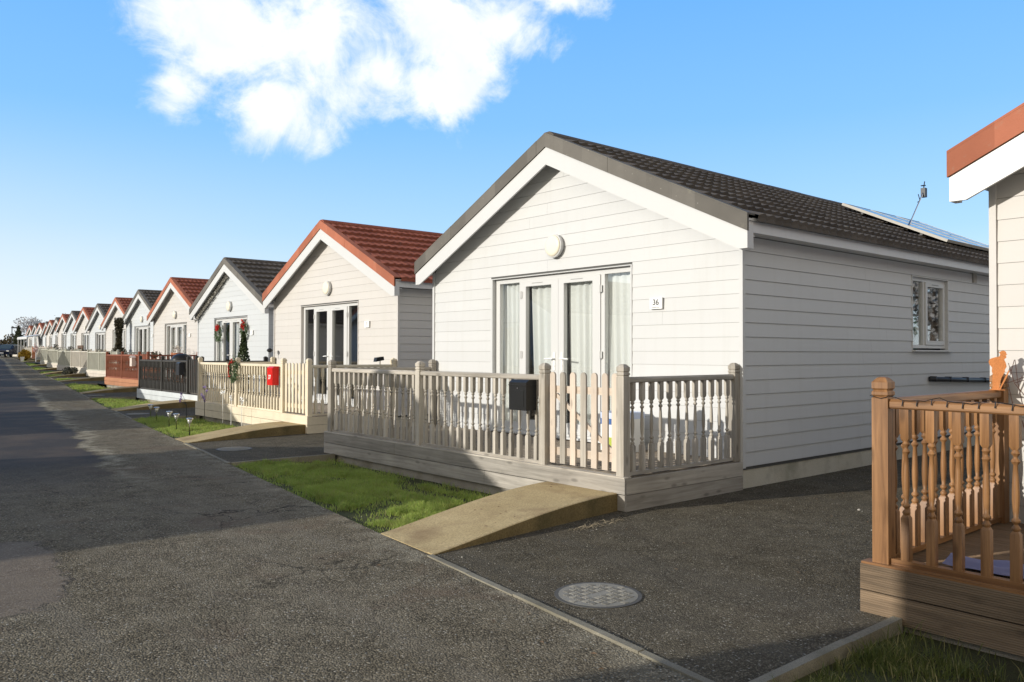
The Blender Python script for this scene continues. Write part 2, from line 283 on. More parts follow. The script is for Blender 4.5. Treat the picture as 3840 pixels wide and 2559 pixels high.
    nt.links.new(c, p.inputs['Base Color']); p.inputs['Specular IOR Level'].default_value = 0.06
    bump(nt, p, mth(nt, 'ADD', hgt, mth(nt, 'MULTIPLY', med, .6)), 0.75, 0.010)
    return m
M_ROAD = asphalt('road_asphalt', (0.112, 0.096, 0.070), (0.29, 0.25, 0.18), (0.50, 0.435, 0.32), 95, road=True)
M_DRIVE = asphalt('drive_asphalt', (0.092, 0.079, 0.058), (0.20, 0.173, 0.125), (0.35, 0.31, 0.23), 115)
def leafy(name, c, c2, trans=0.35, scale=3.0, rough=0.6, straw=None):
    m, nt, p, o = mat(name)
    f = noi(nt, coord(nt), scale, 4); oi = nd(nt, 'ShaderNodeNewGeometry')
    cc = mixc(nt, ramp(nt, f, [(.35, (0, 0, 0)), (.65, (1, 1, 1))]), c, c2); cc = mixc(nt, mth(nt, 'MULTIPLY', oi.outputs['Random Per Island'], .5), cc, sc(c2, 1.35))
    if straw:
        sn = ramp(nt, noi(nt, coord(nt), 1.3, 6, .7), [(.52, (0, 0, 0)), (.68, (1, 1, 1))]); cc = mixc(nt, mth(nt, 'MULTIPLY', sn, .6), cc, straw)
        ri = ramp(nt, oi.outputs['Random Per Island'], [(.86, (0, 0, 0)), (.90, (1, 1, 1))]); cc = mixc(nt, mth(nt, 'MULTIPLY', ri, .7), cc, (.42, .36, .17))
    nt.links.new(cc, p.inputs['Base Color']); p.inputs['Roughness'].default_value = rough; p.inputs['Specular IOR Level'].default_value = .25
    tr = nd(nt, 'ShaderNodeBsdfTranslucent'); nt.links.new(cc, tr.inputs[0]); ms = nd(nt, 'ShaderNodeMixShader'); ms.inputs[0].default_value = trans
    nt.links.new(p.outputs[0], ms.inputs[1]); nt.links.new(tr.outputs[0], ms.inputs[2]); nt.links.new(ms.outputs[0], o.inputs[0]); return m
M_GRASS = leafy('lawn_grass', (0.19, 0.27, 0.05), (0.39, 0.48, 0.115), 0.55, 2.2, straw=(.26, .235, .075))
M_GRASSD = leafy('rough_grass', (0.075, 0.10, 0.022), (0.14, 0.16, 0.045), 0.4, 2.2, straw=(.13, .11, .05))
M_LEAF = leafy('evergreen_leaves', (0.028, 0.045, 0.016), (0.06, 0.08, 0.03), 0.2)
M_LEAFB = leafy('dark_shrub_leaves', (0.035, 0.035, 0.022), (0.075, 0.065, 0.04), 0.2)
M_YELLOW = leafy('ochre_leaves', (0.36, 0.22, 0.03), (0.48, 0.31, 0.05), 0.3)
M_TREE = leafy('tree_leaves', (0.05, 0.06, 0.04), (0.09, 0.10, 0.06), 0.2)
M_BARE = leafy('bare_twigs', (0.36, 0.35, 0.35), (0.46, 0.45, 0.45), 0.3)
M_HEDGE = leafy('winter_hedge', (0.06, 0.048, 0.03), (0.12, 0.095, 0.05), 0.15, 0.8)
M_RED = paint('gloss_red', (0.62, 0.02, 0.015), 0.3, 0.05, 5, 0)
M_REDLEAF = leafy('red_bow', (0.45, 0.02, 0.02), (0.65, 0.05, 0.04), 0.2)
M_SOIL = concrete('lawn_soil', (0.055, 0.055, 0.022), (0.085, 0.095, 0.03), (0.04, 0.032, 0.02), fine=60)
M_FIELD = concrete('field_ground', (0.07, 0.075, 0.04), (0.10, 0.095, 0.06), (0.05, 0.05, 0.03), fine=8)
M_BLACK = paint('black_plastic', (0.018, 0.018, 0.018), 0.35, 0.2, 5, 0.05)
M_PIPE = paint('dark_grey_plastic', (0.035, 0.037, 0.042), 0.4, 0.1, 5, 0)
M_STEEL = plain('stainless', (0.62, 0.61, 0.60), 0.25, 1.0)
M_ALU = plain('aluminium', (0.36, 0.34, 0.30), 0.5, 0.0)
M_BARK = plain('bark', (0.09, 0.07, 0.055), 0.9)
M_TWIG = plain('red_brown_twig', (0.085, 0.042, 0.03), 0.8)
M_RUST = concrete('rusted_plate', (0.56, 0.21, 0.07), (0.66, 0.27, 0.10), (0.44, 0.15, 0.05), mossamt=.3)
M_CLOTH = paint('lilac_cloth', (0.22, 0.22, 0.34), 0.9, 0.1, 6, 0.1)
M_CURT = paint('net_curtain', (0.72, 0.725, 0.71), 0.9, 0.05, 3, 0)
M_BLIND = paint('grey_blind', (0.45, 0.45, 0.43), 0.9, 0.05, 3, 0)
M_LENS = paint('cream_lens', (0.80, 0.74, 0.60), 0.3, 0.02, 2, 0)
M_INK = plain('black_ink', (0.03, 0.03, 0.03), 0.6)
M_GREYINK = plain('grey_ink', (0.30, 0.30, 0.29), 0.6)
M_WHITE = paint('white_gloss', (0.82, 0.82, 0.80), 0.35, 0.02, 3, 0)
M_TERRA = concrete('terracotta', (0.38, 0.15, 0.08), (0.46, 0.2, 0.11))
M_BLUE = paint('blue_print', (0.06, 0.14, 0.36), 0.5, 0.04, 3, 0); M_PBLUE = paint('pale_blue_print', (0.55, 0.63, 0.82), 0.5, 0.03, 3, 0); M_LIME = paint('lime_print', (0.42, 0.50, 0.08), 0.5, 0.04, 3, 0)
M_LILAC = paint('lilac_petal', (0.55, 0.42, 0.75), 0.5, 0.05, 3, 0)
M_CAR = paint('dark_blue_car_paint', (0.012, 0.02, 0.05), 0.2, 0.02, 2, 0, spec=.6); M_TYRE = plain('tyre', (0.02, 0.02, 0.02), .9)
M_BRONZE = paint('brown_stain', (0.12, 0.075, 0.05), .7, .1, 4, .1)

def glass(name, tint=(0.975, 0.985, 0.98), base=0.085):
    m, nt, p, o = mat(name); nt.nodes.remove(p)
    tr = nd(nt, 'ShaderNodeBsdfTransparent'); tr.inputs[0].default_value = (*tint, 1)
    gl = nd(nt, 'ShaderNodeBsdfGlossy'); gl.inputs['Roughness'].default_value = 0.02; gl.inputs[0].default_value = (1, 1, 1, 1)
    fr = nd(nt, 'ShaderNodeLayerWeight'); fr.inputs[0].default_value = .5
    ms = nd(nt, 'ShaderNodeMixShader'); nt.links.new(mth(nt, 'MULTIPLY_ADD', mth(nt, 'POWER', fr.outputs['Facing'], 3.5), .85, base), ms.inputs[0])
    b = nd(nt, 'ShaderNodeBump'); b.inputs['Strength'].default_value = .02; b.inputs['Distance'].default_value = .02
    nt.links.new(noi(nt, coord(nt), 1.5, 1), b.inputs['Height']); nt.links.new(b.outputs[0], gl.inputs['Normal'])
    nt.links.new(tr.outputs[0], ms.inputs[1]); nt.links.new(gl.outputs[0], ms.inputs[2]); nt.links.new(ms.outputs[0], o.inputs[0]); return m
M_GLASS = glass('window_glass')
M_CARGLASS = plain('car_glass', (0.05, 0.07, 0.08), 0.06, 0, .8)
def solarmat():
    m, nt, p, o = mat('solar_cells'); p.inputs['Base Color'].default_value = (0.03, 0.05, 0.10, 1); p.inputs['Roughness'].default_value = .12; p.inputs['Specular IOR Level'].default_value = .9
    return m
M_SOLAR = solarmat(); M_SOLARL = plain('busbar_grey', (.10, .12, .16), .3)

W_WEATH = woodset('weathered_pine', (0.30, 0.268, 0.225), (0.53, 0.487, 0.42))
W_WEATHG = wood('weathered_skirt', (0.24, 0.22, 0.19), (0.45, 0.415, 0.365), 'y', groove=0)
W_NEW = woodset('pinkish_pine', (0.54, 0.45, 0.365), (0.64, 0.55, 0.46), vary=.10)
W_CREAM = woodset('cream_stain', (0.66, 0.575, 0.43), (0.74, 0.655, 0.50), grain=.25, vary=.05)
W_OAK = woodset('orange_brown_stain', (0.13, 0.058, 0.022), (0.37, 0.19, 0.078), grain=1.0, rough=.42, vary=.16)
W_OAKS = wood('brown_skirt', (0.095, 0.068, 0.043), (0.245, 0.172, 0.108), 'y', groove=520)
W_OAKD = woodset('brown_decking', (0.17, 0.11, 0.06), (0.26, 0.17, 0.10))
W_BLACK = woodset('charcoal_stain', (0.045, 0.042, 0.038), (0.07, 0.066, 0.06), grain=.25, vary=.1)
W_PALEB = woodset('pale_blue_skirt', (0.55, 0.58, 0.60), (0.62, 0.65, 0.66), grain=.3, vary=.06)
W_REDB = woodset('red_brown_stain', (0.235, 0.078, 0.042), (0.30, 0.105, 0.06), grain=.3, vary=.06)
W_TERR = woodset('terracotta_skirt', (0.40, 0.18, 0.095), (0.46, 0.22, 0.12), grain=.3, vary=.06)
W_GREYG = woodset('grey_green_stain', (0.46, 0.45, 0.375), (0.55, 0.54, 0.45), grain=.4, vary=.06)
W_PINKS = woodset('pale_pink_skirt', (0.60, 0.535, 0.45), (0.66, 0.60, 0.52), grain=.3, vary=.05)
W_PALE = woodset('pale_cream_stain', (0.58, 0.535, 0.45), (0.65, 0.60, 0.52), grain=.3, vary=.05)
W_ORAN = woodset('orange_stain', (0.52, 0.19, 0.08), (0.6, 0.24, 0.11), grain=.3, vary=.05)
W_DECK = woodset('weathered_decking', (0.20, 0.165, 0.125), (0.32, 0.27, 0.21))

# ------------------------------------------------------------------ mesh helpers
class MB:
    def __init__(s): s.v = []; s.f = []
    def add(s, vs, fs):
        k = len(s.v); s.v += [tuple(v) for v in vs]; s.f += [tuple(i + k for i in f) for f in fs]; return s
    def box(s, x0, x1, y0, y1, z0, z1):
        return s.add([(x0, y0, z0), (x1, y0, z0), (x1, y1, z0), (x0, y1, z0), (x0, y0, z1), (x1, y0, z1), (x1, y1, z1), (x0, y1, z1)],
                     [(0, 3, 2, 1), (4, 5, 6, 7), (0, 1, 5, 4), (1, 2, 6, 5), (2, 3, 7, 6), (3, 0, 4, 7)])
    def quad(s, a, b, c, d): return s.add([a, b, c, d], [(0, 1, 2, 3)])
    def poly(s, pts): return s.add(pts, [tuple(range(len(pts)))])
    def prism(s, pts, axis, a, b):                     # 2-D outline extruded along an axis
        def P(u, v, w): return {'x': (w, u, v), 'y': (u, w, v), 'z': (u, v, w)}[axis]
        n = len(pts); vs = [P(u, v, a) for u, v in pts] + [P(u, v, b) for u, v in pts]
        fs = [tuple(range(n))[::-1], tuple(range(n, 2 * n))] + [(i, (i + 1) % n, n + (i + 1) % n, n + i) for i in range(n)]
        return s.add(vs, fs)
    def rings(s, prof, n, c=(0, 0, 0), axis='z', ph=0.0, cap=True, sq=False):      # stack of (z, r) rings
        vs = []; fs = []
        for z, r in prof:
            for i in range(n):
                a = 2 * math.pi * i / n + ph; u, v = r * math.cos(a), r * math.sin(a)
                vs.append({'z': (c[0] + u, c[1] + v, c[2] + z), 'x': (c[0] + z, c[1] + u, c[2] + v), 'y': (c[0] + v, c[1] + z, c[2] + u)}[axis])
        m = len(prof)
        for j in range(m - 1):
            for i in range(n): fs.append((j * n + i, j * n + (i + 1) % n, (j + 1) * n + (i + 1) % n, (j + 1) * n + i))
        if cap: fs += [tuple(range(n))[::-1], tuple(range((m - 1) * n, m * n))]
        return s.add(vs, fs)
    def square(s, prof, c=(0, 0, 0)): return s.rings([(z, r * 1.41421356) for z, r in prof], 4, c, 'z', math.pi / 4)
    def tube(s, pts, r, n=6):
        pts = [Vector(p) for p in pts]; vs = []; fs = []; m = len(pts)
        for j, p in enumerate(pts):
            d = (pts[min(j + 1, m - 1)] - pts[max(j - 1, 0)]).normalized()
            a = d.cross(Vector((0, 0, 1)) if abs(d.z) < .9 else Vector((1, 0, 0))).normalized(); b = d.cross(a)
            rr = r[j] if isinstance(r, (list, tuple)) else r
            for i in range(n):
                t = 2 * math.pi * i / n; vs.append(tuple(p + a * math.cos(t) * rr + b * math.sin(t) * rr))
        for j in range(m - 1):
            for i in range(n): fs.append((j * n + i, j * n + (i + 1) % n, (j + 1) * n + (i + 1) % n, (j + 1) * n + i))
        fs += [tuple(range(n))[::-1], tuple(range((m - 1) * n, m * n))]
        return s.add(vs, fs)
    def leaf(s, p, size, up=None):
        d = Vector((random.gauss(0, 1), random.gauss(0, 1), random.gauss(0, 1))).normalized()
        e = d.orthogonal().normalized(); e.rotate(Matrix.Rotation(random.random() * 6.28, 3, d)); p = Vector(p); w = e.cross(d) * size * .35
        e = e * size
        return s.add([p - e * .5, p + w, p + e * .5, p - w], [(0, 1, 2, 3)])
    def mesh(s, name, smooth=False):
        me = bpy.data.meshes.new(name); me.from_pydata(s.v, [], s.f); me.update()
        if smooth: me.polygons.foreach_set('use_smooth', [True] * len(me.polygons))
        return me
    def build(s, name, m, parent=None, smooth=False, loc=None): return ob(name, s.mesh(name, smooth), m, parent, loc)
def ob(name, me, m=None, parent=None, loc=None, rotz=0.0):
    o = bpy.data.objects.new(name, me); col.objects.link(o)
    if m is not None:
        if len(me.materials) == 0: me.materials.append(m)
        o.material_slots[0].link = 'OBJECT'; o.material_slots[0].material = m
    if parent is not None: o.parent = parent
    if loc is not None: o.location = loc
    if rotz: o.rotation_euler.z = rotz
    return o
def tag(o, label=None, cat=None, group=None, kind=None):
    if label: o['label'] = label
    if cat: o['category'] = cat
    if group: o['group'] = group
    if kind: o['kind'] = kind
    return o
def thing(name, loc, label, cat, group=None, rotz=0.0):
    o = bpy.data.objects.new(name, None); o.empty_display_size = .2; col.objects.link(o); o.location = loc; o.rotation_euler.z = rotz
    return tag(o, label, cat, group)
def copy_tree(o, parent=None):
    c = o.copy(); col.objects.link(c)
    if parent is not None: c.parent = parent
    for ch in [x for x in o.children]: copy_tree(ch, c)
    return c
def smooth_by_angle(me, ang=40):
    try: me.set_sharp_from_angle(angle=R(ang))
    except Exception: pass
    return me
def text_mesh(body, size, name='number', extrude=.0008, bold=0.0):
    cu = bpy.data.curves.new(name, 'FONT'); cu.body = body; cu.size = size; cu.align_x = 'CENTER'; cu.align_y = 'CENTER'; cu.extrude = extrude; cu.offset = bold
    o = bpy.data.objects.new(name, cu); col.objects.link(o); dg = bpy.context.evaluated_depsgraph_get()
    me = bpy.data.meshes.new_from_object(o.evaluated_get(dg)); bpy.data.objects.remove(o); bpy.data.curves.remove(cu)
    me.materials.clear(); return me
ROT_FRONT = Matrix(((0, 0, -1, 0), (-1, 0, 0, 0), (0, 1, 0, 0), (0, 0, 0, 1)))   # text laid on a wall that faces -X

# ------------------------------------------------------------------ ground, road, drives, lawns
ZY = [-60, 24, 30, 40, 47, 54, 60, 70, 82, 92, 130, 3000]; ZZ = [0, 0, .05, .17, .19, .2, .27, .42, .62, .68, .84, .84]
def zg(y):
    for i in range(len(ZY) - 1):
        if y <= ZY[i + 1]:
            t = (y - ZY[i]) / (ZY[i + 1] - ZY[i]); return ZZ[i] + (ZZ[i + 1] - ZZ[i]) * max(0, t)
    return ZZ[-1]
def xe(y): return 2.98 + .1345 * (y - 2.17)
ys = [-60, -30, -10, 0, 10, 20, 24, 27, 30, 35, 40, 47, 54, 60, 65, 70, 76, 82, 92, 110, 130, 160, 220, 320]
def strip(name, m, xa, xb, dz, nx=2, ylist=ys):
    b = MB()
    for y in ylist:
        for i in range(nx + 1):
            t = i / nx; b.v.append((xa(y) + (xb(y) - xa(y)) * t, y, zg(y) + dz))
    for j in range(len(ylist) - 1):
        for i in range(nx): k = j * (nx + 1) + i; b.f.append((k, k + 1, k + nx + 2, k + nx + 1))
    o = b.build(name, m); o['kind'] = 'structure'; return o
strip('ground', M_FIELD, lambda y: -900, lambda y: 900, -.16, 4, [-400] + ys + [900, 1500])
strip('road', M_ROAD, lambda y: xe(y) - 7.5, lambda y: xe(y), 0.0, 3)
# house origins (front corner nearest the camera at ground level) and colour
HOUSES = [(-1, 6.40, -3.54, 0.0), (0, 7.52, 4.99, 0.0), (1, 8.58, 13.42, 0.0), (2, 9.66, 21.80, .0), (3, 10.87, 30.55, .08), (4, 12.40, 40.25, .24), (5, 13.03, 46.8, .21),
          (6, 13.70, 53.5, .19), (7, 14.45, 60.5, .29), (8, 15.75, 69.9, .44), (9, 17.75, 83.0, .71), (10, 19.05, 92.2, .73), (11, 20.10, 100.6, .74), (12, 20.40, 104.3, .68),
          (13, 21.7, 115.0, .85), (14, 22.5, 122.5, 1.0), (15, 23.1, 129.6, .9)]
HB = {h[0]: h for h in HOUSES}
for i, hx, hy, hz in HOUSES:
    prev_y = hy - 2.96 if i != -1 else hy - 8
    z = zg
    nxt = [h for h in HOUSES if h[0] == i + 1]; 
    y1 = nxt[0][2] - 2.96 if nxt else hy + 5.6
    def PX(x, y, dz=0.0): return (x, y, zg(y) + dz)
    # drive: from the previous lawn to this ramp, and on under the house
    b = MB(); ya, yb = prev_y, hy + .68
    b.poly([PX(xe(ya), ya), PX(hx + 13, ya), PX(hx + 13, y1), PX(hx - 1.86, y1), PX(hx - 1.86, yb), PX(xe(yb), yb)])
    o = b.build('driveway', M_DRIVE); o['kind'] = 'structure'
    # lawn soil
    dz = -.035 if i == -1 else -.03
    b = MB(); NG = 10
    for a_ in range(NG + 1):
        yy = yb + (y1 - yb) * a_ / NG
        for c_ in range(NG + 1):
            t_ = c_ / NG; xx = xe(yy) + (hx - 1.86 - xe(yy)) * t_; b.v.append((xx, yy, zg(yy) + dz - (.035 if i == -1 else .075) * t_ * t_ + .012 * noise.noise(Vector((xx * 2, yy * 2, 3)))))
    for a_ in range(NG):
        for c_ in range(NG): k_ = a_ * (NG + 1) + c_; b.f.append((k_, k_ + 1, k_ + NG + 2, k_ + NG + 1))
    o = b.build('lawn_soil', M_SOIL); o['kind'] = 'structure'
    # edging kerbs: along the drive mouth, and across between drive and the lawn before it
    if i >= 0 and i < 9:
        b = MB(); w = .045
        n = 5
        for k in range(n):
            a = prev_y + (hy - .2 - prev_y) * k / n + (.004 if k else 0); c = prev_y + (hy - .2 - prev_y) * (k + 1) / n; h = .012 + random.uniform(-.003, .004); s_ = random.uniform(-.006, .006)
            vs = []
            for zz in (-.14, h):
                for (xo, yy) in ((-w / 2 + s_, a), (w / 2 + s_, a), (w / 2 + s_, c), (-w / 2 + s_, c)): vs.append((xe(yy) + xo, yy, zg(yy) + zz))
            b.add(vs, [(0, 3, 2, 1), (4, 5, 6, 7), (0, 1, 5, 4), (1, 2, 6, 5), (2, 3, 7, 6), (3, 0, 4, 7)])
        o = b.build('kerb', M_KERB); o['kind'] = 'structure'
        b = MB(); x0 = xe(prev_y) + .03; px = HB[i - 1][1] - 1.90
        b.box(x0, x0 + (px - x0) * .62, prev_y - .05, prev_y, zg(prev_y) - .2, zg(prev_y) + .018); b.box(x0 + (px - x0) * .625, px - .01, prev_y - .052, prev_y - .002, zg(prev_y) - .2, zg(prev_y) + .015)
        o = b.build('kerb', M_KERB); o['kind'] = 'structure'

def edge_wear(x, y): return x - xe(y) < .05 + .11 * (1 + noise.noise(Vector((x * 3, y * 3, 5)))) and random.random() < .82
def lawn(i, n, hmin, hmax, m, ylo=.72, yhi=None, wid=.0035, dz=-.03, x_from=0, label='', x_to=-1.93):
    _, hx, hy, hz = HB[i]; b = MB()
    y1 = HB[i + 1][2] - 3.05 if yhi is None else hy + yhi
    for k in range(n):
        y = random.uniform(hy + ylo, y1); x = random.uniform(xe(y) - .03, hx + x_to)
        if random.random() < .5: x = xe(y) + (x - xe(y)) * random.random() ** .3
        nz = noise.noise(Vector((x * 1.7, y * 1.7, i * 7.3)))
        edge = min(1, (x - xe(y) + .05) / .22)
        n2 = noise.noise(Vector((x * 6.5, y * 6.5, i * 3.1 + 9)))
        if nz < -.22 and random.random() < .85: continue
        if edge_wear(x, y) : continue
        if n2 < -.25 and random.random() < .6: continue
        if hx - 1.93 - x < .30 and random.random() < .8: continue
        nz = nz * .7 + n2 * .9
        h = random.uniform(hmin, hmax) * (.8 + .75 * max(-.6, nz)) * (.5 + .5 * edge); a = random.random() * 6.283; w = wid * random.uniform(.6, 1.4)
        lx, ly = random.gauss(0, .45) * h, random.gauss(0, .45) * h; t_ = max(0, min(1, (x - xe(y)) / (hx - 1.86 - xe(y)))); z0 = zg(y) + dz - (.035 if i == -1 else .075) * t_ * t_ + .012 * noise.noise(Vector((x * 2, y * 2, 3))) - .004
        dx, dy = math.cos(a) * w, math.sin(a) * w
        b.v += [(x - dx, y - dy, z0), (x + dx, y + dy, z0), (x + lx * .45 + dx * .6, y + ly * .45 + dy * .6, z0 + h * .62), (x + lx * .45 - dx * .6, y + ly * .45 - dy * .6, z0 + h * .62), (x + lx, y + ly, z0 + h)]
        q = len(b.v) - 5; b.f += [(q, q + 1, q + 2, q + 3), (q + 3, q + 2, q + 4)]
    o = b.build('grass', m); tag(o, label, 'grass', None, 'stuff')
lawn(0, 78000, .032, .08, M_GRASS, label='bright green lawn beside the concrete ramp of number 36')
lawn(1, 36000, .04, .09, M_GRASS, wid=.005, label='lawn with solar stake lights before the cream fence')
lawn(2, 9000, .04, .09, M_GRASS, wid=.010, label='lawn strip before the black fenced deck')
lawn(3, 6000, .05, .1, M_GRASS, wid=.015, label='lawn strip before the red brown fenced deck')
lawn(-1, 26000, .04, .11, M_GRASSD, ylo=3.4, wid=.0030, dz=-.035, label='shaded rough grass at the foot of the orange brown deck')
for i in range(4, 10): lawn(i, 2500, .05, .1, M_GRASS, wid=.03, label='far lawn strip before bungalow %s beyond number 36' % ['four', 'five', 'six', 'seven', 'eight', 'nine'][i - 4])

# ramps
def ramp_concrete(i, label, seg=14):
    _, hx, hy, hz = HB[i]; b = MB()
    xr = lambda t: xe(hy + t * .0) ; vs = []; fs = []
    H = .155
    for k in range(seg + 1):
        s = k / seg; z = H * math.sin(min(1, s * 1.06) * math.pi / 2) ** 1.15 * (1 if s < .93 else 1 - (s - .93) * .25)
        xa = (xe(hy - .2) + .03) + (hx - 1.905 - xe(hy - .2) - .03) * s; xb = (xe(hy + .66) + .0) + (hx - 1.905 - xe(hy + .66)) * s
        ya = hy - .2 + .26 * s; yb = hy + .66 + .36 * s
        lip = .075
        tx = lip / (yb - ya); xm = xa + (xb - xa) * tx; ym = ya + lip
        g = zg(hy)
        for (X, Y, Z) in ((xa, ya, -.06), (xa, ya, z + .004), (xa + .002, ya + .012, z + .010), (xm, ym, z + .010), (xm, ym + .006, z + .004), (xb, yb - .015, z + .004), (xb, yb, z - .004), (xb, yb, -.06)): vs.append((X - hx, Y - hy, Z + g - hz))
    m = 8
    for k in range(seg):
        for j in range(m - 1): fs.append((k * m + j, (k + 1) * m + j, (k + 1) * m + j + 1, k * m + j + 1))
    fs.append(tuple(range(seg * m, seg * m + m))); fs.append(tuple(range(m))[::-1])
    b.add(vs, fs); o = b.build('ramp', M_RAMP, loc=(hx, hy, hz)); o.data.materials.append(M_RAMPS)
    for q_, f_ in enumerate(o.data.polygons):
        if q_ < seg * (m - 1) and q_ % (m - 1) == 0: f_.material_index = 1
    return tag(o, label, 'ramp', 'concrete ramps from road to deck')

# ------------------------------------------------------------------ bungalow meshes
HW = 2.85; W = 5.70; SL = .4757; ZAP = 4.353; EOV = .2253; LEN = 11.5
def zr(y): return ZAP - SL * abs(y - HW)
DY0, DY1, DZ0, DZ1 = 1.535, 4.254, .318, 2.535
SZ0, SP = .236, .155
WX0, WX1, WZ0, WZ1 = 4.13, 5.38, 1.50, 2.56
rng = random.Random(5)
def wall_mesh(window):
    b = MB()
    zu = lambda y: zr(y) - .205
    def row(z0, z1, plane, a0, b0, a1, b1):            # one lapped board: (a0,b0) span at its foot, (a1,b1) at its head
        d0, d1 = (.009, .003) if plane == 'front' else (.014, .003)
        if plane == 'front': P = lambda d, u, z: (-d, u, z)
        elif plane == 'near': P = lambda d, u, z: (u, -d, z)
        else: P = lambda d, u, z: (u, W + d, z)
        vs = [P(d0, a0, z0), P(d0, b0, z0), P(d1, b1, z1), P(d1, a1, z1), P(0, a0, z0), P(0, b0, z0)]
        b.add(vs, [(0, 1, 2, 3), (4, 5, 1, 0)] if plane != 'far' else [(3, 2, 1, 0), (0, 1, 5, 4)])
    z = SZ0
    while z < ZAP - .25:
        z1 = z + SP - .002
        hw = lambda q: min(HW - .02, max(0.001, (ZAP - .205 - q) / SL))
        a0, b0, a1, b1 = HW - hw(z), HW + hw(z), HW - hw(z1), HW + hw(z1)
        spans = [(a0, b0, a1, b1)]
        if z < DZ1 - .06: spans = [(a0, DY0, a1, DY0), (DY1, b0, DY1, b1)]
        if z < DZ1 - .06 and z1 > DZ1: pass
        for s in spans:
            L_ = s[1] - s[0]
            if L_ > 1.2 and rng.random() < .22:
                j = s[0] + L_ * rng.uniform(.3, .7); row(z, z1, 'front', s[0], j - .0008, s[2], j - .0008); row(z, z1, 'front', j + .0008, s[1], j + .0008, s[3])
            else: row(z, z1, 'front', *s)
        if z < 2.70:
            zz1 = min(z1, 2.722)
            for pl in ('near', 'far'):
                sp = [(.02, LEN)]
                if pl == 'near' and window and z + .08 > WZ0 and z < WZ1 - .05: sp = [(.02, WX0), (WX1, LEN)]
                for (u0, u1) in sp:
                    u = u0
                    while u < u1 - .01:
                        e = min(u1, u + rng.uniform(2.4, 3.6)); e = u1 if u1 - e < .6 else e
                        row(z, zz1, pl, u, e - .0015, u, e - .0015); u = e
        z += SP
    return b.mesh('wall')
def back_mesh(window):
    b = MB(); x = .003
    b.quad((x, 0, .2), (x, DY0, .2), (x, DY0, DZ1), (x, 0, DZ1)); b.quad((x, DY1, .2), (x, W, .2), (x, W, DZ1), (x, DY1, DZ1))
    b.poly([(x, 0, DZ1), (x, W, DZ1), (x, W, zr(W) - .2), (x, HW, ZAP - .2), (x, 0, zr(0) - .2)])
    for y in (.003, W - .003):
        if window and y < 1:
            b.quad((0, y, .2), (WX0, y, .2), (WX0, y, 2.75), (0, y, 2.75)); b.quad((WX1, y, .2), (LEN, y, .2), (LEN, y, 2.75), (WX1, y, 2.75)); b.quad((WX0, y, .2), (WX1, y, .2), (WX1, y, WZ0), (WX0, y, WZ0)); b.quad((WX0, y, WZ1), (WX1, y, WZ1), (WX1, y, 2.75), (WX0, y, 2.75))
        else: b.quad((0, y, .2), (LEN, y, .2), (LEN, y, 2.75), (0, y, 2.75))
    b.poly([(LEN, 0, .2), (LEN, W, .2), (LEN, W, 2.8), (LEN, HW, ZAP - .15), (LEN, 0, 2.8)])
    return b.mesh('backing')
def room_mesh():
    b = MB(); b.quad((.05, .1, .33), (4, .1, .33), (4, W - .1, .33), (.05, W - .1, .33)); b.quad((4, .1, .33), (4, W - .1, .33), (4, W - .1, 2.6), (4, .1, 2.6)); b.quad((.05, .1, 2.6), (4, .1, 2.6), (4, W - .1, 2.6), (.05, W - .1, 2.6))
    b.box(2.2, 3.0, 1.0, 2.6, .34, 1.1); b.box(2.6, 3.9, 3.3, 4.4, .34, .8)
    return b.mesh('room')
def roof_mesh():
    b = MB(); per, sub = .166, 6; n = int((LEN + .08) / per) * sub; courses = 9
    H = HW + EOV + .03; slope = math.sqrt(1 + SL * SL); nz, ny = 1 / slope, SL / slope
    def wave(k):
        u = (k % sub) / sub
        return [0, .008, .017, .024, .028, .010][k % sub]
    rows = []
    for c in range(courses):
        for t in (0, .45, .9, .985, 1.0): rows.append((c, t))
    for side in (-1, 1):
        base = len(b.v)
        for (c, t) in rows:
            s = (c + t) / courses * H
            lift = .006 + .044 * t if t < 1 else .012
            for k in range(n + 1):
                x = -.10 + k * per / sub
                h = lift + wave(k) * (.55 + .45 * t) * (1 if t < 1 else .75)
                b.v.append((x, HW + side * (s + ny * h), ZAP - .03 - SL * s + nz * h))
        m = n + 1
        for j in range(len(rows) - 1):
            for k in range(n):
                q = base + j * m + k; f = (q, q + 1, q + m + 1, q + m)
                b.f.append(f if side == -1 else f[::-1])
        # eave drip lip
        j = len(rows) - 1; e0 = len(b.v)
        for k in range(n + 1):
            x, y, z = b.v[base + j * m + k]; b.v.append((x, y, ZAP - .03 - SL * H - .02))
        for k in range(n): q = base + j * m + k; f = (q, q + 1, e0 + k + 1, e0 + k); b.f.append(f if side == -1 else f[::-1])
        # underside deck
        yo = HW + side * (HW + EOV)
        b.quad((-.19, HW, ZAP - .06), (LEN, HW, ZAP - .06), (LEN, yo, zr(yo) - .06), (-.19, yo, zr(yo) - .06))
    return b.mesh('roof')
def verge_mesh():
    b = MB()
    for side in (-1, 1):
        Y = lambda s: HW + side * s
        ends = [.0, .17, 1.12, 2.09, HW + EOV]
        for k in range(4):
            a, e = ends[k] + (.0015 if k else 0), ends[k + 1] - .0015; p = .002 * (k % 2)
            za, ze = ZAP - SL * a, ZAP - SL * e
            b.prism([(Y(a), za - .17), (Y(e), ze - .17), (Y(e), ze), (Y(a), za)], 'x', -.238 - p, -.215)
            b.prism([(Y(a), za + .001), (Y(e), ze + .001), (Y(e), ze + .018 + p), (Y(a), za + .018 + p)], 'x', -.238 - p, -.095)
    return b.mesh('verge_trim')
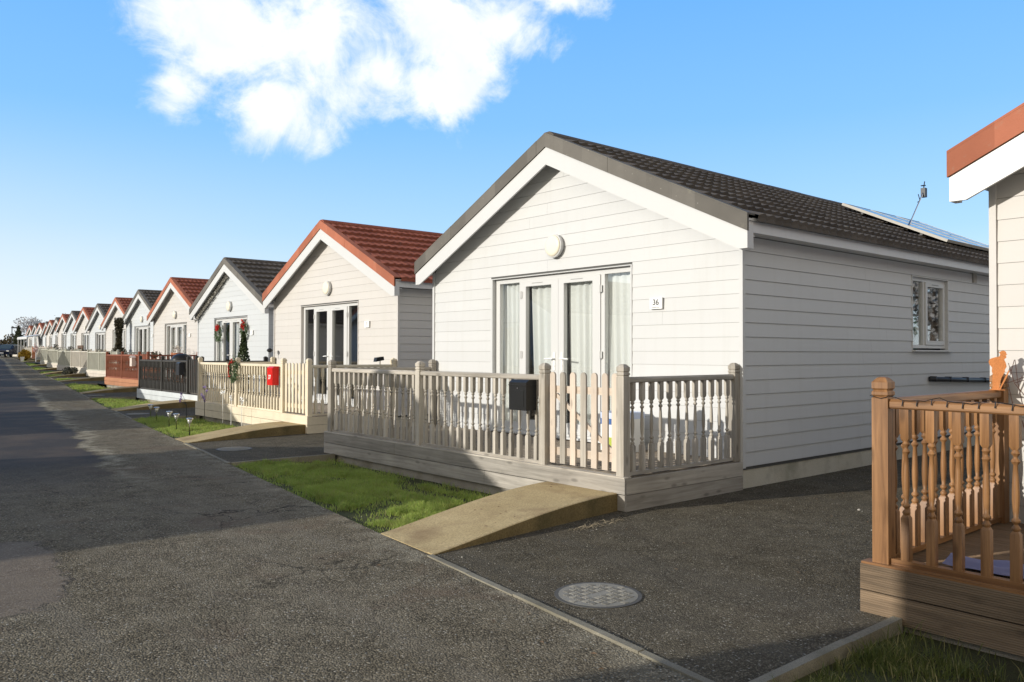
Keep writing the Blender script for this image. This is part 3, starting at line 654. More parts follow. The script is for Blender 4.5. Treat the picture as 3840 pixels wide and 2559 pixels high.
def ridge_mesh():
    b = MB(); x = -.20
    while x < LEN:
        e = min(LEN, x + 1.05); p = .003 * (int(x * 3) % 2)
        b.prism([(HW - .13, ZAP - .075 + .02), (HW - .125, ZAP - .02), (HW - .05, ZAP + .032 + p), (HW + .05, ZAP + .032 + p), (HW + .125, ZAP - .02), (HW + .13, ZAP - .055)], 'x', x, e - .003); x = e
    return b.mesh('ridge_tile')
def barge_mesh():
    b = MB()
    for side in (-1, 1):
        Y = lambda s: HW + side * s; e = HW + EOV - .012
        cut = (ZAP - .403 - 2.545) / SL
        g = .0 if side == -1 else .0
        b.prism([(Y(g), ZAP - .172), (Y(e), ZAP - .172 - SL * e), (Y(e), 2.545), (Y(cut), 2.545), (Y(g), ZAP - .403)], 'x', -.222, -.195)
        b.box(-.1945, -.11, min(Y(e), Y(e - .045)), max(Y(e), Y(e - .045)), 2.545, 2.86)
    return b.mesh('bargeboard')
def fascia_mesh():
    b = MB()
    for side in (-1, 1):
        y0, y1 = sorted((HW + side * (HW + .185), HW + side * (HW + .208)))
        x = -.108
        while x < LEN: e = min(LEN, x + 4.0); b.box(x, e - .004, y0, y1, 2.715, 2.868); x = e
        y0, y1 = sorted((HW + side * (HW + .0), HW + side * (HW + .184))); b.box(-.1, LEN, y0, y1, 2.722, 2.734)
        Y = lambda s: HW + side * s        # sloping soffit under the front overhang
        b.prism([(Y(0), ZAP - .235), (Y(HW + .17), ZAP - .235 - SL * (HW + .17)), (Y(HW + .17), ZAP - .22 - SL * (HW + .17)), (Y(0), ZAP - .22)], 'x', -.194, -.017)
    return b.mesh('fascia')
def corner_mesh():
    b = MB()
    b.box(-.024, .03, -.024, .022, SZ0 - .012, 2.72); return b.mesh('corner_trim')
def plinth_mesh():
    b = MB(); b.box(.012, LEN - .01, .012, W - .012, -.15, .2295); return b.mesh('plinth')
# patio door: frame plus two leaves, four panes
XD = .045                                  # front of the frame stands back from the cladding
PANES = [(1.612, 2.036, .47, 2.452), (2.238, 2.766, .52, 2.385), (3.008, 3.528, .52, 2.385), (3.678, 4.112, .47, 2.452)]
def rectframe(b, x0, x1, y0, y1, z0, z1, py0, py1, pz0, pz1):
    b.box(x0, x1, y0, py0, z0, z1); b.box(x0, x1, py1, y1, z0, z1); b.box(x0, x1, py0, py1, z0, pz0); b.box(x0, x1, py0, py1, pz1, z1)
def doorframe_mesh():
    b = MB(); y0, y1 = DY0 + .02, DY1 - .045
    b.box(XD, XD + .07, y0, y1, 2.455, 2.522); b.box(XD, XD + .07, y0, PANES[0][0], .345, 2.455); b.box(XD, XD + .07, PANES[3][1], y1, .345, 2.455)
    b.box(XD, XD + .07, PANES[0][1], 2.098, .345, 2.455); b.box(XD, XD + .07, 3.622, PANES[3][0], .345, 2.455)
    for k in (0, 3): b.box(XD, XD + .07, PANES[k][0], PANES[k][1], .345, .47)
    b.box(XD - .005, XD + .07, 2.098, 3.622, .345, .375)
    b.box(-.03, XD + .07, y0 - .015, y1 + .03, .318, .344)                       # sill
    return b.mesh('patio_door')
def reveal_mesh():
    b = MB(); b.box(-.016, XD + .09, DY1 - .044, DY1 - .001, .32, DZ1 - .002); b.box(-.016, XD + .09, DY0 + .001, DY0 + .019, .32, DZ1 - .002); b.box(-.016, XD + .09, DY0 + .02, DY1 - .045, 2.5225, DZ1 - .002); return b.mesh('door_reveal')
def leaf_mesh(k):
    b = MB(); p = PANES[k]; y0, y1 = (2.102, 2.868) if k == 1 else (2.872, 3.618)
    rectframe(b, XD - .014, XD + .05, y0, y1, .378, 2.452, p[0], p[1], p[2], p[3])
    return b.mesh('door_leaf')
def trickle_mesh(k):
    b = MB(); c = (PANES[k][0] + PANES[k][1]) / 2 + .02; b.box(XD - .0165, XD - .0143, c - .11, c + .11, 2.420, 2.430); return b.mesh('trickle_vent')
def pane_mesh(k):
    p = PANES[k]; b = MB(); b.box(XD + .028, XD + .032, p[0] + .0004, p[1] - .0004, p[2] + .0004, p[3] - .0004); return b.mesh('pane')
def handle_mesh(side):
    b = MB(); y = 2.87 + side * .075; b.box(XD - .022, XD - .0145, y - .016, y + .016, 1.22, 1.46)
    b.tube([(XD - .022, y, 1.377), (XD - .058, y, 1.377), (XD - .06, y + side * .02, 1.378), (XD - .06, y + side * .15, 1.372)], .0105, 8); b.rings([(0, .012), (.004, .012)], 10, (XD - .026, y, 1.28), 'x'); return b.mesh('handle')
def hinge_mesh(y, z):
    b = MB(); b.rings([(-.05, .011), (.05, .011)], 8, (XD - .024, y, z)); b.box(XD - .022, XD - .0145, y - .03, y + .03, z - .045, z + .045); return b.mesh('hinge')
def curtain_mesh(segs, z1=2.46, z0=.45, amp=.034):
    b = MB(); r = random.Random(3)
    for (ya, yb, la, lb) in segs:                    # span at the head and how far each side is drawn in at the foot
        n = int((yb - ya) / .011); ph = r.random() * 6; cols = []
        fr = [(r.uniform(38, 60), r.random() * 6, r.uniform(.5, 1)) for _ in range(3)]
        rows = [0, .12, .3, .5, .7, .85, 1]
        base = len(b.v)
        for q in rows:
            a_, b_ = ya + la * q, yb - lb * q
            for k in range(n + 1):
                t = k / n; yy = ya + (yb - ya) * t; d = sum(w * math.sin(f * yy + p + q * .4 * math.sin(p)) for f, p, w in fr) / 2
                b.v.append((XD + .095 + d * amp * (.6 + .5 * q), a_ + (b_ - a_) * t, z1 + (z0 - z1) * q))
        for j in range(len(rows) - 1):
            for k in range(n): s = base + j * (n + 1) + k; b.f.append((s, s + 1, s + n + 2, s + n + 1))
    return b.mesh('curtain', True)
CURT = curtain_mesh([(1.50, 2.10, .0, .05), (2.15, 2.80, .03, .07), (2.90, 3.50, .03, .09), (3.61, 4.15, .03, .06)])
BLIND = curtain_mesh([(1.60, 2.05, 0, 0), (2.23, 2.77, 0, 0), (3.0, 3.53, 0, 0), (3.67, 4.12, 0, 0)], amp=.012)
CURT2 = curtain_mesh([(1.60, 2.05, 0, .1), (2.55, 2.77, .05, 0), (3.0, 3.3, 0, .1), (3.67, 4.12, 0, 0)], amp=.02)
def lamp_mesh():
    b = MB(); b.rings([(-.014, .152), (-.05, .160), (-.070, .160), (-.075, .152)], 36, (0, 2.87, 2.885), 'x'); return b.mesh('wall_lamp')
def lens_mesh():
    b = MB(); b.rings([(-.0755, .144), (-.086, .139), (-.092, .10), (-.094, .02)], 36, (0, 2.87, 2.885), 'x'); return b.mesh('lens', True)
def plaque_mesh():
    b = MB(); b.box(-.040, -.016, 1.055, 1.235, 1.972, 2.105); return b.mesh('number_plaque')
MESH = dict(wall=wall_mesh(False), wallA=wall_mesh(True), back=back_mesh(False), backA=back_mesh(True), room=room_mesh(), roof=roof_mesh(), verge=verge_mesh(), ridge=ridge_mesh(), barge=barge_mesh(), fascia=fascia_mesh(),
            corner=corner_mesh(), plinth=plinth_mesh(), frame=doorframe_mesh(), reveal=reveal_mesh(), lamp=lamp_mesh(), lens=lens_mesh(), plaque=plaque_mesh())
LEAF = [leaf_mesh(1), leaf_mesh(2)]; TRICK = [trickle_mesh(1), trickle_mesh(2)]; PANE = [pane_mesh(k) for k in range(4)]; HAND = [handle_mesh(-1), handle_mesh(1)]
HINGE = [hinge_mesh(y, z) for y in (2.098, 3.622) for z in (.62, 1.43, 2.272)]
NUM = {}
def bungalow(i, x, y, z, clad, red, label, curtain=None, plaque=None, rotz=-.008, near=True, group='timber clad bungalows along the road'):
    t = thing('bungalow', (x, y, z), label, 'bungalow', group, rotz)
    A = i == 0
    ob('wall', MESH['wallA' if A else 'wall'], clad, t); ob('inner_wall', MESH['backA' if A else 'back'], M_BACK, t); ob('corner_trim', MESH['corner'], clad, t); ob('corner_trim', MESH['corner'], clad, t, (0, W + .002, 0))
    ob('plinth', MESH['plinth'], M_PLINTH, t); ob('room', MESH['room'], M_ROOM, t)
    rf = ob('roof', MESH['roof'], M_ROOF_R if red else M_ROOF_K, t)
    ob('verge_trim', MESH['verge'], M_VERGE_R if red else M_VERGE_K, rf); ob('ridge_tile', MESH['ridge'], M_ROOF_R if red else M_ROOF_K, rf)
    ob('bargeboard', MESH['barge'], M_UPVC, t); ob('fascia', MESH['fascia'], M_UPVC2, t)
    d = ob('patio_door', MESH['frame'], M_UPVC, t); ob('door_reveal', MESH['reveal'], clad, d)
    for k in range(2): ob('door_leaf', LEAF[k], M_UPVC, d)
    for k in range(4): ob('pane', PANE[k], M_GLASS, d)
    if near:
        for k in range(2): ob('trickle_vent', TRICK[k], M_GREYINK, d); ob('handle', HAND[k], M_WHITE, d)
        for h in HINGE: ob('hinge', h, M_UPVC, d)
    if curtain: ob('curtain', curtain[0], curtain[1], t)
    l = ob('wall_lamp', MESH['lamp'], M_UPVC, t); ob('lens', MESH['lens'], M_LENS, l)
    if plaque is not None:
        p = ob('number_plaque', MESH['plaque'], M_WHITE, t)
        if plaque:
            for (body, size, dz, bo, m) in plaque:
                me = text_mesh(body, size, 'number' if body.isdigit() else 'lettering', bold=bo); me.transform(Matrix.Translation((-.0412, 1.145, dz)) @ ROT_FRONT); ob(me.name.split('.')[0], me, m, p)
    return t
bung = {}
bung[0] = bungalow(0, *HB[0][1:], M_SID_W, False, 'white clad bungalow number 36 with charcoal tiled roof, nearest in full view', (CURT, M_CURT), [('36', .096, 2.048, .0012, M_INK), ('Seaview Park', .021, 1.990, .0, M_GREYINK)], rotz=0)
bung[-1] = bungalow(-1, *HB[-1][1:], M_SID_C, True, 'cream bungalow with red roof cut off at the right edge', (CURT, M_CURT), None, rotz=0)
bung[1] = bungalow(1, *HB[1][1:], M_SID_C, True, 'cream bungalow number 37 with red roof, next to number 36', None, [('37', .075, 2.048, .0004, M_GREYINK)])
ORD = ['', 'next', 'second', 'third', 'fourth', 'fifth', 'sixth', 'seventh', 'eighth', 'ninth', 'tenth', 'eleventh', 'twelfth', 'thirteenth', 'fourteenth', 'fifteenth']
for i in range(2, 16):
    red = i % 2 == 1
    lab = ('cream bungalow with red roof, %s house beyond number 36' if red else 'white bungalow with charcoal roof, %s house beyond number 36') % ORD[i]
    if i == 2: lab = 'white bungalow with charcoal roof and lit garland under its gable, christmas wreaths at its door'
    cu = {2: (CURT2, M_CURT), 3: (BLIND, M_BLIND), 4: (CURT2, M_BLIND), 5: (BLIND, M_CURT)}.get(i, (CURT2, M_BLIND) if i % 3 else None)
    bung[i] = bungalow(i, *HB[i][1:], M_SID_C if red else M_SID_B, red, lab, cu, [] if i < 5 else None, near=i < 4)
# bungalows on the other side of the road: they throw the long gabled shadows and show in the panes
for k, (cy, ysc, zsc) in enumerate(((12.5, .88, 1), (22.6, .95, 1), (33.0, 1, 1), (42.5, 1, 1), (51.5, 1, 1), (61.0, 1, 1), (70.5, 1, 1), (80.0, 1, 1), (90.0, 1, 1), (100.0, 1, 1))):
    xf = -5.72 + .13 * (cy - 7)
    t = bungalow(100 + k, xf, cy + HW * ysc, zg(cy), M_SID_W if k % 2 else M_SID_C, not k % 2, 'bungalow across the road outside the picture, its front facing the row of number 36', None, None, rotz=math.pi, near=False, group='bungalows across the road')
    t.scale = (1, ysc, zsc)

# the long caravan opposite the camera: its flat topped shadow falls over the near deck and lawn
t = thing('static_caravan', (-5.5, 5.16, 0), 'cream static caravan across the road, outside the picture to the left', 'caravan')
b = MB(); b.box(-3.7, 0, -11.5, 0, .45, 3.45); b.build('body', M_SID_C, t)
b = MB(); b.prism([(-3.78, 3.4505), (.06, 3.4505), (.06, 3.56), (-1.85, 3.70), (-3.78, 3.56)], 'y', -11.56, .05); b.build('roof', M_UPVC2, t)
b = MB(); b.box(-3.65, -.05, -11.45, -.05, -.1, .4495); b.build('skirting', M_PLINTH, t)
for y in (-2.2, -5.0, -8.4):
    b = MB(); rectframe(b, .001, .03, y - .8, y + .8, 1.3, 2.5, y - .74, y + .74, 1.36, 2.44); f = b.build('window', M_UPVC, t)
    b = MB(); b.box(.004, .010, y - .7395, y + .7395, 1.3605, 2.4395); b.build('pane', M_CARGLASS, f)

# number 36 extras: side window, overflow pipe, vent, solar panels, aerial
t = bung[0]
b = MB(); y0, y1 = .028, .085
b.box(WX0 + .02, WX0 + .062, y0, y1, 1.53, 2.54); b.box(WX1 - .075, WX1 - .03, y0, y1, 1.53, 2.54); b.box(WX0 + .062, WX1 - .075, y0, y1, 2.49, 2.54); b.box(WX0 + .062, WX1 - .075, y0, y1, 1.53, 1.577); b.box(4.575, 4.635, y0, y1, 1.577, 2.49)
wn = b.build('window', M_UPVC, t)
b = MB(); b.box(WX0 + .001, WX0 + .019, -.016, .1, 1.50, 2.555); b.box(WX1 - .03, WX1 - .001, -.016, .1, 1.50, 2.555); b.box(WX0 + .02, WX1 - .031, -.016, .1, 2.541, 2.556); b.build('window_reveal', M_SID_W, wn)
b = MB(); rectframe_x = lambda b, x0, x1, z0, z1, px0, px1, pz0, pz1: (b.box(x0, px0, y0 - .016, y1 - .02, z0, z1), b.box(px1, x1, y0 - .016, y1 - .02, z0, z1), b.box(px0, px1, y0 - .016, y1 - .02, z0, pz0), b.box(px0, px1, y0 - .016, y1 - .02, pz1, z1))
rectframe_x(b, 4.638, 5.302, 1.58, 2.488, 4.70, 5.235, 1.64, 2.425); b.build('casement', M_UPVC, wn)
b = MB(); b.box(WX0 + .063, 4.574, .055, .059, 1.578, 2.489); b.box(4.7005, 5.2345, .045, .049, 1.6405, 2.4245); b.build('pane', M_GLASS, wn)
b = MB(); b.box(WX0 - .005, WX1 + .07, -.06, .027, 1.482, 1.505); b.build('sill', M_UPVC, wn)
b = MB(); b.box(4.85, 5.08, .0095, .0118, 2.452, 2.463); b.build('trickle_vent', M_GREYINK, wn)
b = MB(); b.box(4.25, 4.5, .35, .5, 1.5, 2.0); b.rings([(0, .05), (.2, .08), (.35, .06), (.5, .03)], 10, (4.9, .3, 1.52)); b.build('ornaments', plain('green_ornament', (.08, .22, .15), .5), t)
b = MB(); b.tube([(4.66, -.02, 1.088), (4.70, -.06, 1.085), (5.6, -.06, 1.060), (7.2, -.06, 1.016)], .034, 12)
for xx in (4.72, 5.25, 5.9, 6.6): b.box(xx - .015, xx + .015, -.1, -.012, 1.03 - (xx - 5.5) * .028, 1.105 - (xx - 5.5) * .028)
b.build('overflow_pipe', M_PIPE, t, True)
b = MB(); b.box(6.31, 6.45, -.03, -.014, 2.575, 2.725)
for k in range(4): b.box(6.33, 6.43, -.036, -.0305, 2.590 + k * .033, 2.608 + k * .033)
b.build('wall_vent', paint('grey_beige_vent', (.42, .40, .36), .6), t)
for k in range(3):                                   # three portrait panels on the near slope
    xa = 6.42 + k * 1.06; b = MB(); m = MB(); c = MB()
    f = lambda s, h: (0.44 + s - SL / math.sqrt(1 + SL * SL) * h, 2.892 + SL * (0.44 + s + EOV) + h / math.sqrt(1 + SL * SL))
    S0, S1 = (0.0, 1.78)
    def slab(mb, x0, x1, s0, s1, h0, h1):
        vs = []
        for h in (h0, h1):
            for (xx, ss) in ((x0, s0), (x1, s0), (x1, s1), (x0, s1)): yy, zz = f(ss, h); vs.append((xx, yy, zz))
        mb.add(vs, [(0, 3, 2, 1), (4, 5, 6, 7), (0, 1, 5, 4), (1, 2, 6, 5), (2, 3, 7, 6), (3, 0, 4, 7)])
    slab(b, xa, xa + 1.03, S0, S0 + .025, .07, .115); slab(b, xa, xa + 1.03, S1 - .025, S1, .07, .115); slab(b, xa, xa + .025, S0 + .0255, S1 - .0255, .07, .115); slab(b, xa + 1.005, xa + 1.03, S0 + .0255, S1 - .0255, .07, .115)
    p = b.build('solar_panel', M_ALU, t)
    slab(m, xa + .0255, xa + 1.0045, S0 + .026, S1 - .026, .085, .110); m.build('cells', M_SOLAR, p)
    for q in range(1, 6): slab(c, xa + .026, xa + 1.004, S0 + 1.78 * q / 6 - .003, S0 + 1.78 * q / 6 + .003, .1103, .1112)
    c.build('busbar', M_SOLARL, p)
    for ss in (.35, 1.35): r_ = MB(); slab(r_, xa - .06, xa + .4, ss, ss + .04, .035, .0695); r_.build('bracket', M_BLACK, p)
b = MB(); p0 = Vector((7.32, 1.43, 3.68)); p1 = Vector((8.12, 1.45, 4.52)); b.tube([p0, p1], .012, 6)
b.tube([p0 - (p1 - p0) * .02, p0 + (p1 - p0) * .2], .022, 8)
mast = b.build('aerial', M_STEEL, t)
b = MB(); c = p0 + (p1 - p0) * .93; b.box(c.x - .03, c.x + .06, c.y - .04, c.y + .04, c.z - .10, c.z + .07); b.tube([c + Vector((-.1, 0, .1)), c + Vector((.08, 0, .13))], .012, 5); b.tube([c + Vector((.0, 0, .05)), c + Vector((.05, 0, .2))], .01, 5)
c = p0 + (p1 - p0) * .72; b.tube([c + Vector((-.1, 0, -.05)), c, c + Vector((-.07, 0, .1))], .008, 5); b.build('aerial_head', M_PIPE, mast)

# ------------------------------------------------------------------ decks with fences
def post_mesh(h=1.05):
    b = MB(); r = .045
    b.square([(0, r), (h - .120, r), (h - .110, r - .008), (h - .100, r), (h - .084, r), (h - .074, r - .008), (h - .064, r), (h - .030, r), (h - .006, r * .55), (h, r * .3)]); return b.mesh('post')
POST = post_mesh()
def bal_mesh(n=14, lo=False):
    b = MB(); s = .0222; z0, z1 = 0, .835
    if lo: b.square([(z0, s), (z1, s)]); return b.mesh('baluster')
    b.square([(0, s), (.232, s), (.250, s * .62)]); b.square([(.672 - .018, s * .62), (.672, s), (z1, s)])
    r = .0205
    pr = [(.240, .0125), (.252, .017), (.262, .0215), (.271, .017), (.278, .0105), (.285, .0105), (.293, .0185), (.300, .0215), (.308, .0185), (.316, .011), (.35, .0145), (.40, .0175), (.44, .0178), (.52, .0145), (.578, .0105), (.588, .017), (.597, .0215), (.606, .017), (.614, .0105), (.622, .0105), (.630, .017), (.638, .021), (.648, .016), (.662, .0115)]
    b.rings(pr, n)
    me = b.mesh('baluster', False)
    return me
BAL = bal_mesh()
for p_ in BAL.polygons:
    if p_.index >= 13: p_.use_smooth = True
smooth_by_angle(BAL, 50)
BALOW = bal_mesh(lo=True)
DX = -1.888
ZD = .30
def rail_profile(b, axis, a, e, c, z):                 # moulded handrail with a soft top
    pts = [(-.032, z - .022), (-.026, z - .03), (.026, z - .03), (.032, z - .022), (.032, z + .008), (.018, z + .024), (-.018, z + .024), (-.032, z + .008)]
    if axis == 'y': b.prism([(c + u, v) for u, v in pts], 'y', a, e)
    else: b.prism([(c + u, v) for u, v in pts], 'x', a, e)
def decking_mesh():
    b = MB(); x = DX + .03
    while x < -.05:
        pts = [(x, ZD - .028), (x + .119, ZD - .028), (x + .119, ZD - .004)]
        n = 6
        for k in range(n):
            u = x + .119 - .119 * (k + .12) / n; w = x + .119 - .119 * (k + .62) / n; v = x + .119 - .119 * (k + .95) / n
            pts += [(u, ZD), (w, ZD), (w - .002, ZD - .005), (v, ZD - .005)]
        pts += [(x, ZD - .004)]
        b.prism(pts, 'y', .02, W + .02); x += .126
    return b.mesh('decking')
DECKING = decking_mesh()
def skirt_mesh(z0, z1, seed, jy=None):
    b = MB(); r = random.Random(seed)
    if jy: b.box(DX - .026, DX - .002, -.03, jy, z0, z1); b.box(DX - .0275, DX - .002, jy + .003, W + .05, z0, z1)
    else: b.box(DX - .026, DX - .002, -.03, W + .05, z0, z1)
    return b.mesh('skirt_board')
def side_skirt_mesh(z0, z1, y):
    b = MB(); b.box(DX - .0015, -.03, y - .012, y + .012, z0, z1); return b.mesh('side_skirt_board')
SK = [skirt_mesh(.158, .300, 1, 3.86), skirt_mesh(.004, .150, 2, 2.02)]
SSK = [side_skirt_mesh(.152, .2965, -.016), side_skirt_mesh(.0, .147, -.016), side_skirt_mesh(.152, .2965, W + .034), side_skirt_mesh(.0, .147, W + .034)]
def trim_mesh():
    b = MB(); b.box(DX - .0255, DX + .07, -.024, W + .045, .3003, .3125); return b.mesh('edge_board')
TRIM = trim_mesh()
def foot_mesh():
    b = MB(); b.box(DX + .02, -.1, .1, W - .05, -.15, .255); return b.mesh('footing')
FOOT = foot_mesh()
PYS = [.052, 1.115, 3.385, 5.648]; XP = DX + .045
def picket_mesh(z0=.345, z1=1.262, w=.0365):
    b = MB(); pts = [(-w, z0), (w, z0), (w, z1 - w)] + [(w * math.cos(a), z1 - w + w * math.sin(a)) for a in [math.pi * k / 8 for k in range(1, 8)]] + [(-w, z1 - w)]
    b.prism(pts, 'x', -.010, .010); return b.mesh('picket')
PICK = picket_mesh()
def deck(i, label, WS, skirtm, deckm, gatem=None, detail=2, zoff=0.0):
    _, hx, hy, hz = HB[i]
    t = thing('deck', (hx, hy, hz + zoff), label, 'deck', 'fenced decks before the bungalows', 0 if i < 1 else -.008)
    ob('footing', FOOT, M_FOOT, t); ob('decking', DECKING, deckm['y'], t)
    for s in SK: ob('skirt_board', s, skirtm, t)
    for s in SSK: ob('side_skirt_board', s, WS['x'] if i == 0 else skirtm, t)
    ob('edge_board', TRIM, WS['y'], t)
    zb = ZD + .045
    for y in PYS: ob('post', POST, WS['z'], t, (XP, y, ZD))
    for y in (PYS[0], PYS[3]): ob('post', POST, WS['z'], t, (-.075, y, ZD))
    # front rails and balusters
    for (ya, yb, n) in ((PYS[1], PYS[2], 16), (PYS[2], PYS[3], 16)):
        b = MB(); rail_profile(b, 'y', ya + .046, yb - .046, XP, 1.205); b.build('rail', WS['y'], t)
        b = MB(); b.box(XP - .024, XP + .024, ya + .046, yb - .046, .3135, .345); b.build('bottom_rail', WS['y'], t)
        if detail >= 1:
            for k in range(n):
                y = ya + (yb - ya) * (k + .93) / (n + .86); ob('baluster', BAL if detail == 2 else BALOW if detail == 0 else BAL, WS['z'], t, (XP, y, zb))
        else:
            b = MB()
            for k in range(n): y = ya + (yb - ya) * (k + .93) / (n + .86); b.box(XP - .0205, XP + .0205, y - .0205, y + .0205, zb, zb + .835)
            b.build('baluster_row', WS['z'], t)
    for y in (PYS[0], PYS[3]):
        b = MB(); rail_profile(b, 'x', XP + .046, -.121, y, 1.205); b.build('rail', WS['x'], t)
        b = MB(); b.box(XP + .046, -.121, y - .024, y + .024, .3135, .345); b.build('bottom_rail', WS['x'], t)
        n = 12
        if detail >= 1:
            for k in range(n): ob('baluster', BAL, WS['z'], t, (XP + (-.075 - XP) * (k + .95) / (n + .9), y, zb))
        else:
            b = MB()
            for k in range(n): x = XP + (-.075 - XP) * (k + .95) / (n + .9); b.box(x - .0205, x + .0205, y - .0205, y + .0205, zb, zb + .835)
            b.build('baluster_row', WS['z'], t)
    # gate
    g = gatem or WS
    b = MB(); b.box(XP + .011, XP + .036, .115, 1.055, 1.050, 1.122); gt = b.build('gate', g['y'], t)
    b = MB(); b.box(XP + .011, XP + .036, .115, 1.055, .425, .505); b.build('gate_rail', g['y'], gt)
    b = MB(); b.prism([(1.03, 1.045), (.95, 1.045), (.14, .508), (.22, .508)], 'x', XP + .012, XP + .035); b.build('brace', g['y'], gt)
    for k, y in enumerate((.150, .275, .417, .561, .705, .848, .992)):
        o = ob('picket', PICK, (WS if k in (3, 5) and gatem else g)['z'], gt, (XP, y, 0))
    return t
decks = {}
decks[0] = deck(0, 'weathered grey timber deck with balustrade and picket gate at number 36', W_WEATH, W_WEATHG, W_DECK, W_NEW)
decks[-1] = deck(-1, 'orange brown stained deck with turned balusters at the right edge', W_OAK, W_OAKS, W_OAKD, zoff=-.03)
decks[1] = deck(1, 'cream painted deck with picket gate at number 37', W_CREAM, W_CREAM['y'], W_DECK)
decks[2] = deck(2, 'charcoal stained fence on a pale blue deck base, second beyond number 36', W_BLACK, W_PALEB['y'], W_DECK)
decks[3] = deck(3, 'red brown fenced deck with terracotta base, third beyond number 36', W_REDB, W_TERR['y'], W_DECK, zoff=.06)
spec = {4: (W_GREYG, W_PINKS, 'grey green'), 5: (W_PALE, W_PALE, 'pale cream'), 6: (W_GREYG, W_PINKS, 'grey green'), 7: (W_GREYG, W_PINKS, 'grey green'), 8: (W_GREYG, W_PALE, 'grey green'), 9: (W_PALE, W_PALE, 'pale cream'), 10: (W_ORAN, W_ORAN, 'orange'),
        11: (W_PALE, W_PALE, 'pale cream'), 12: (W_PALE, W_PALE, 'pale cream'), 13: (W_PALE, W_PALE, 'pale cream'), 14: (W_PALE, W_PALE, 'pale cream'), 15: (W_PALE, W_PALE, 'pale cream')}
for i, (a, s, nm) in spec.items():
    decks[i] = deck(i, '%s fenced deck before the %s bungalow beyond number 36' % (nm, ORD[i]), a, s['y'], W_DECK, detail=0, zoff={5: .08, 6: .12, 7: .1, 8: .05}.get(i, 0))
for i in range(0, 13):
    ramp_concrete(i, 'tan concrete ramp up to the deck of number 36' if i == 0 else 'tan concrete ramp before the cream deck of number 37' if i == 1 else 'concrete ramp to the deck of the %s bungalow beyond number 36' % ORD[i])

# manhole covers in the drives
def manhole(i, x, y, label):
    b = MB(); b.rings([(-.02, .262), (.005, .262), (.005, .238), (-.004, .236)], 40, cap=False); t = thing('manhole_cover', (x, y, zg(y)), label, 'manhole cover', 'round manhole covers in the drives')
    b.build('rim', plain('iron_rim_%d' % i, (.07, .068, .062), .6), t)
    b = MB(); b.rings([(-.02, .2375), (.006, .2375)], 40); n = 9; pit = .47 / n
    for a in range(n):
        for c in range(n):
            u, v = -.235 + pit * (a + .5), -.235 + pit * (c + .5)
            if u * u + v * v > .215 ** 2 or (abs(v) < .03 and abs(u) < .1): continue
            for k in (-1, 0, 1):
                if (a + c) % 2: b.box(u - .018, u + .018, v + k * .0135 - .0042, v + k * .0135 + .0042, .0061, .0092)
                else: b.box(u + k * .0135 - .0042, u + k * .0135 + .0042, v - .018, v + .018, .0061, .0092)
    b.build('lid', M_LID, t)
M_LID = concrete('worn_iron', (0.27, 0.255, 0.22), (0.36, 0.34, 0.29), (0.16, 0.15, 0.12), rough=.65)
manhole(0, 3.57, 3.37, 'round patterned manhole cover in the foreground drive'); manhole(1, 4.78, 12.0, 'round manhole cover in the drive of number 37')
for i in (2, 3): manhole(i, HB[i][1] - 3.9, HB[i][2] - 1.5, 'manhole cover in the drive before the %s bungalow beyond number 36' % ORD[i])
# loose chippings and dead stalks on the drive
b = MB()
for k in range(420):
    if k < 260: y = random.uniform(2.2, 4.8); x = random.uniform(xe(y) + .05, 9.2)
    elif k < 330: y = random.uniform(2.3, 5); x = xe(y) + random.gauss(.05, .12)
    else: y = random.uniform(6, 18); x = xe(y) + random.gauss(-.1, .25)
    s = random.uniform(.0015, .0042) * (1.8 if random.random() < .05 else 1); a = random.random() * 6
    b.rings([(0, s), (s * .8, s * .9), (s * 1.3, s * .4)], 5, (x, y, zg(y) - .001), ph=a)
tag(b.build('gravel', plain('pale_chippings', (.34, .32, .27), .8)), 'loose pale chippings scattered over drive and road edge', 'gravel', None, 'stuff')
b = MB()
for k in range(46):
    x = random.gauss(5.0, .16); y = 4.80 - (5.3 - x) * .1 + random.gauss(-.04, .035); a = random.gauss(.2, .5); l = random.uniform(.03, .1)
    b.tube([(x, y, .006), (x + math.cos(a) * l * .5, y + math.sin(a) * l * .5, .012 + random.random() * .012), (x + math.cos(a) * l, y + math.sin(a) * l, .005)], .0016, 4)
tag(b.build('dry_stalks', plain('straw', (.36, .30, .2), .9)), 'small heap of dry stalks at the foot of the ramp', 'stalks', None, 'stuff')
b = MB()
for k in range(70):
    if k < 14: s_ = random.random(); x = 3.5 + 2.0 * s_; y = 4.95 + .15 * s_ + random.random() * .7; z = .165 * math.sin(min(1, (x - 3.36) / 2.25 * 1.06) * math.pi / 2) ** 1.15 + .012
    elif k < 40: x = random.uniform(3.6, 8.5); y = random.uniform(2.4, 4.6); z = .004
    else: y = random.uniform(2.5, 12); x = xe(y) + random.gauss(-.15, .25); z = .004
    a = random.random() * 6.28; l = random.uniform(.010, .022); w = l * .45
    b.add([(x + math.cos(a) * l, y + math.sin(a) * l, z + .003), (x - math.sin(a) * w, y + math.cos(a) * w, z + .007), (x - math.cos(a) * l, y - math.sin(a) * l, z + .002), (x + math.sin(a) * w, y - math.cos(a) * w, z + .006)], [(0, 1, 2), (0, 2, 3)])
tag(b.build('fallen_leaves', leafy('dead_leaf', (.09, .055, .03), (.22, .14, .08), .1)), 'small dead leaves scattered over ramp, drive and road edge', 'leaves', None, 'stuff')
b = MB()
b.rings([(0, .012), (.008, .017), (.016, .007)], 6, (7.33, 3.62, .0)); tag(b.build('stone', plain('white_stone', (.42, .39, .34), .8)), 'single pale stone lying on the drive below number 36', 'stone')

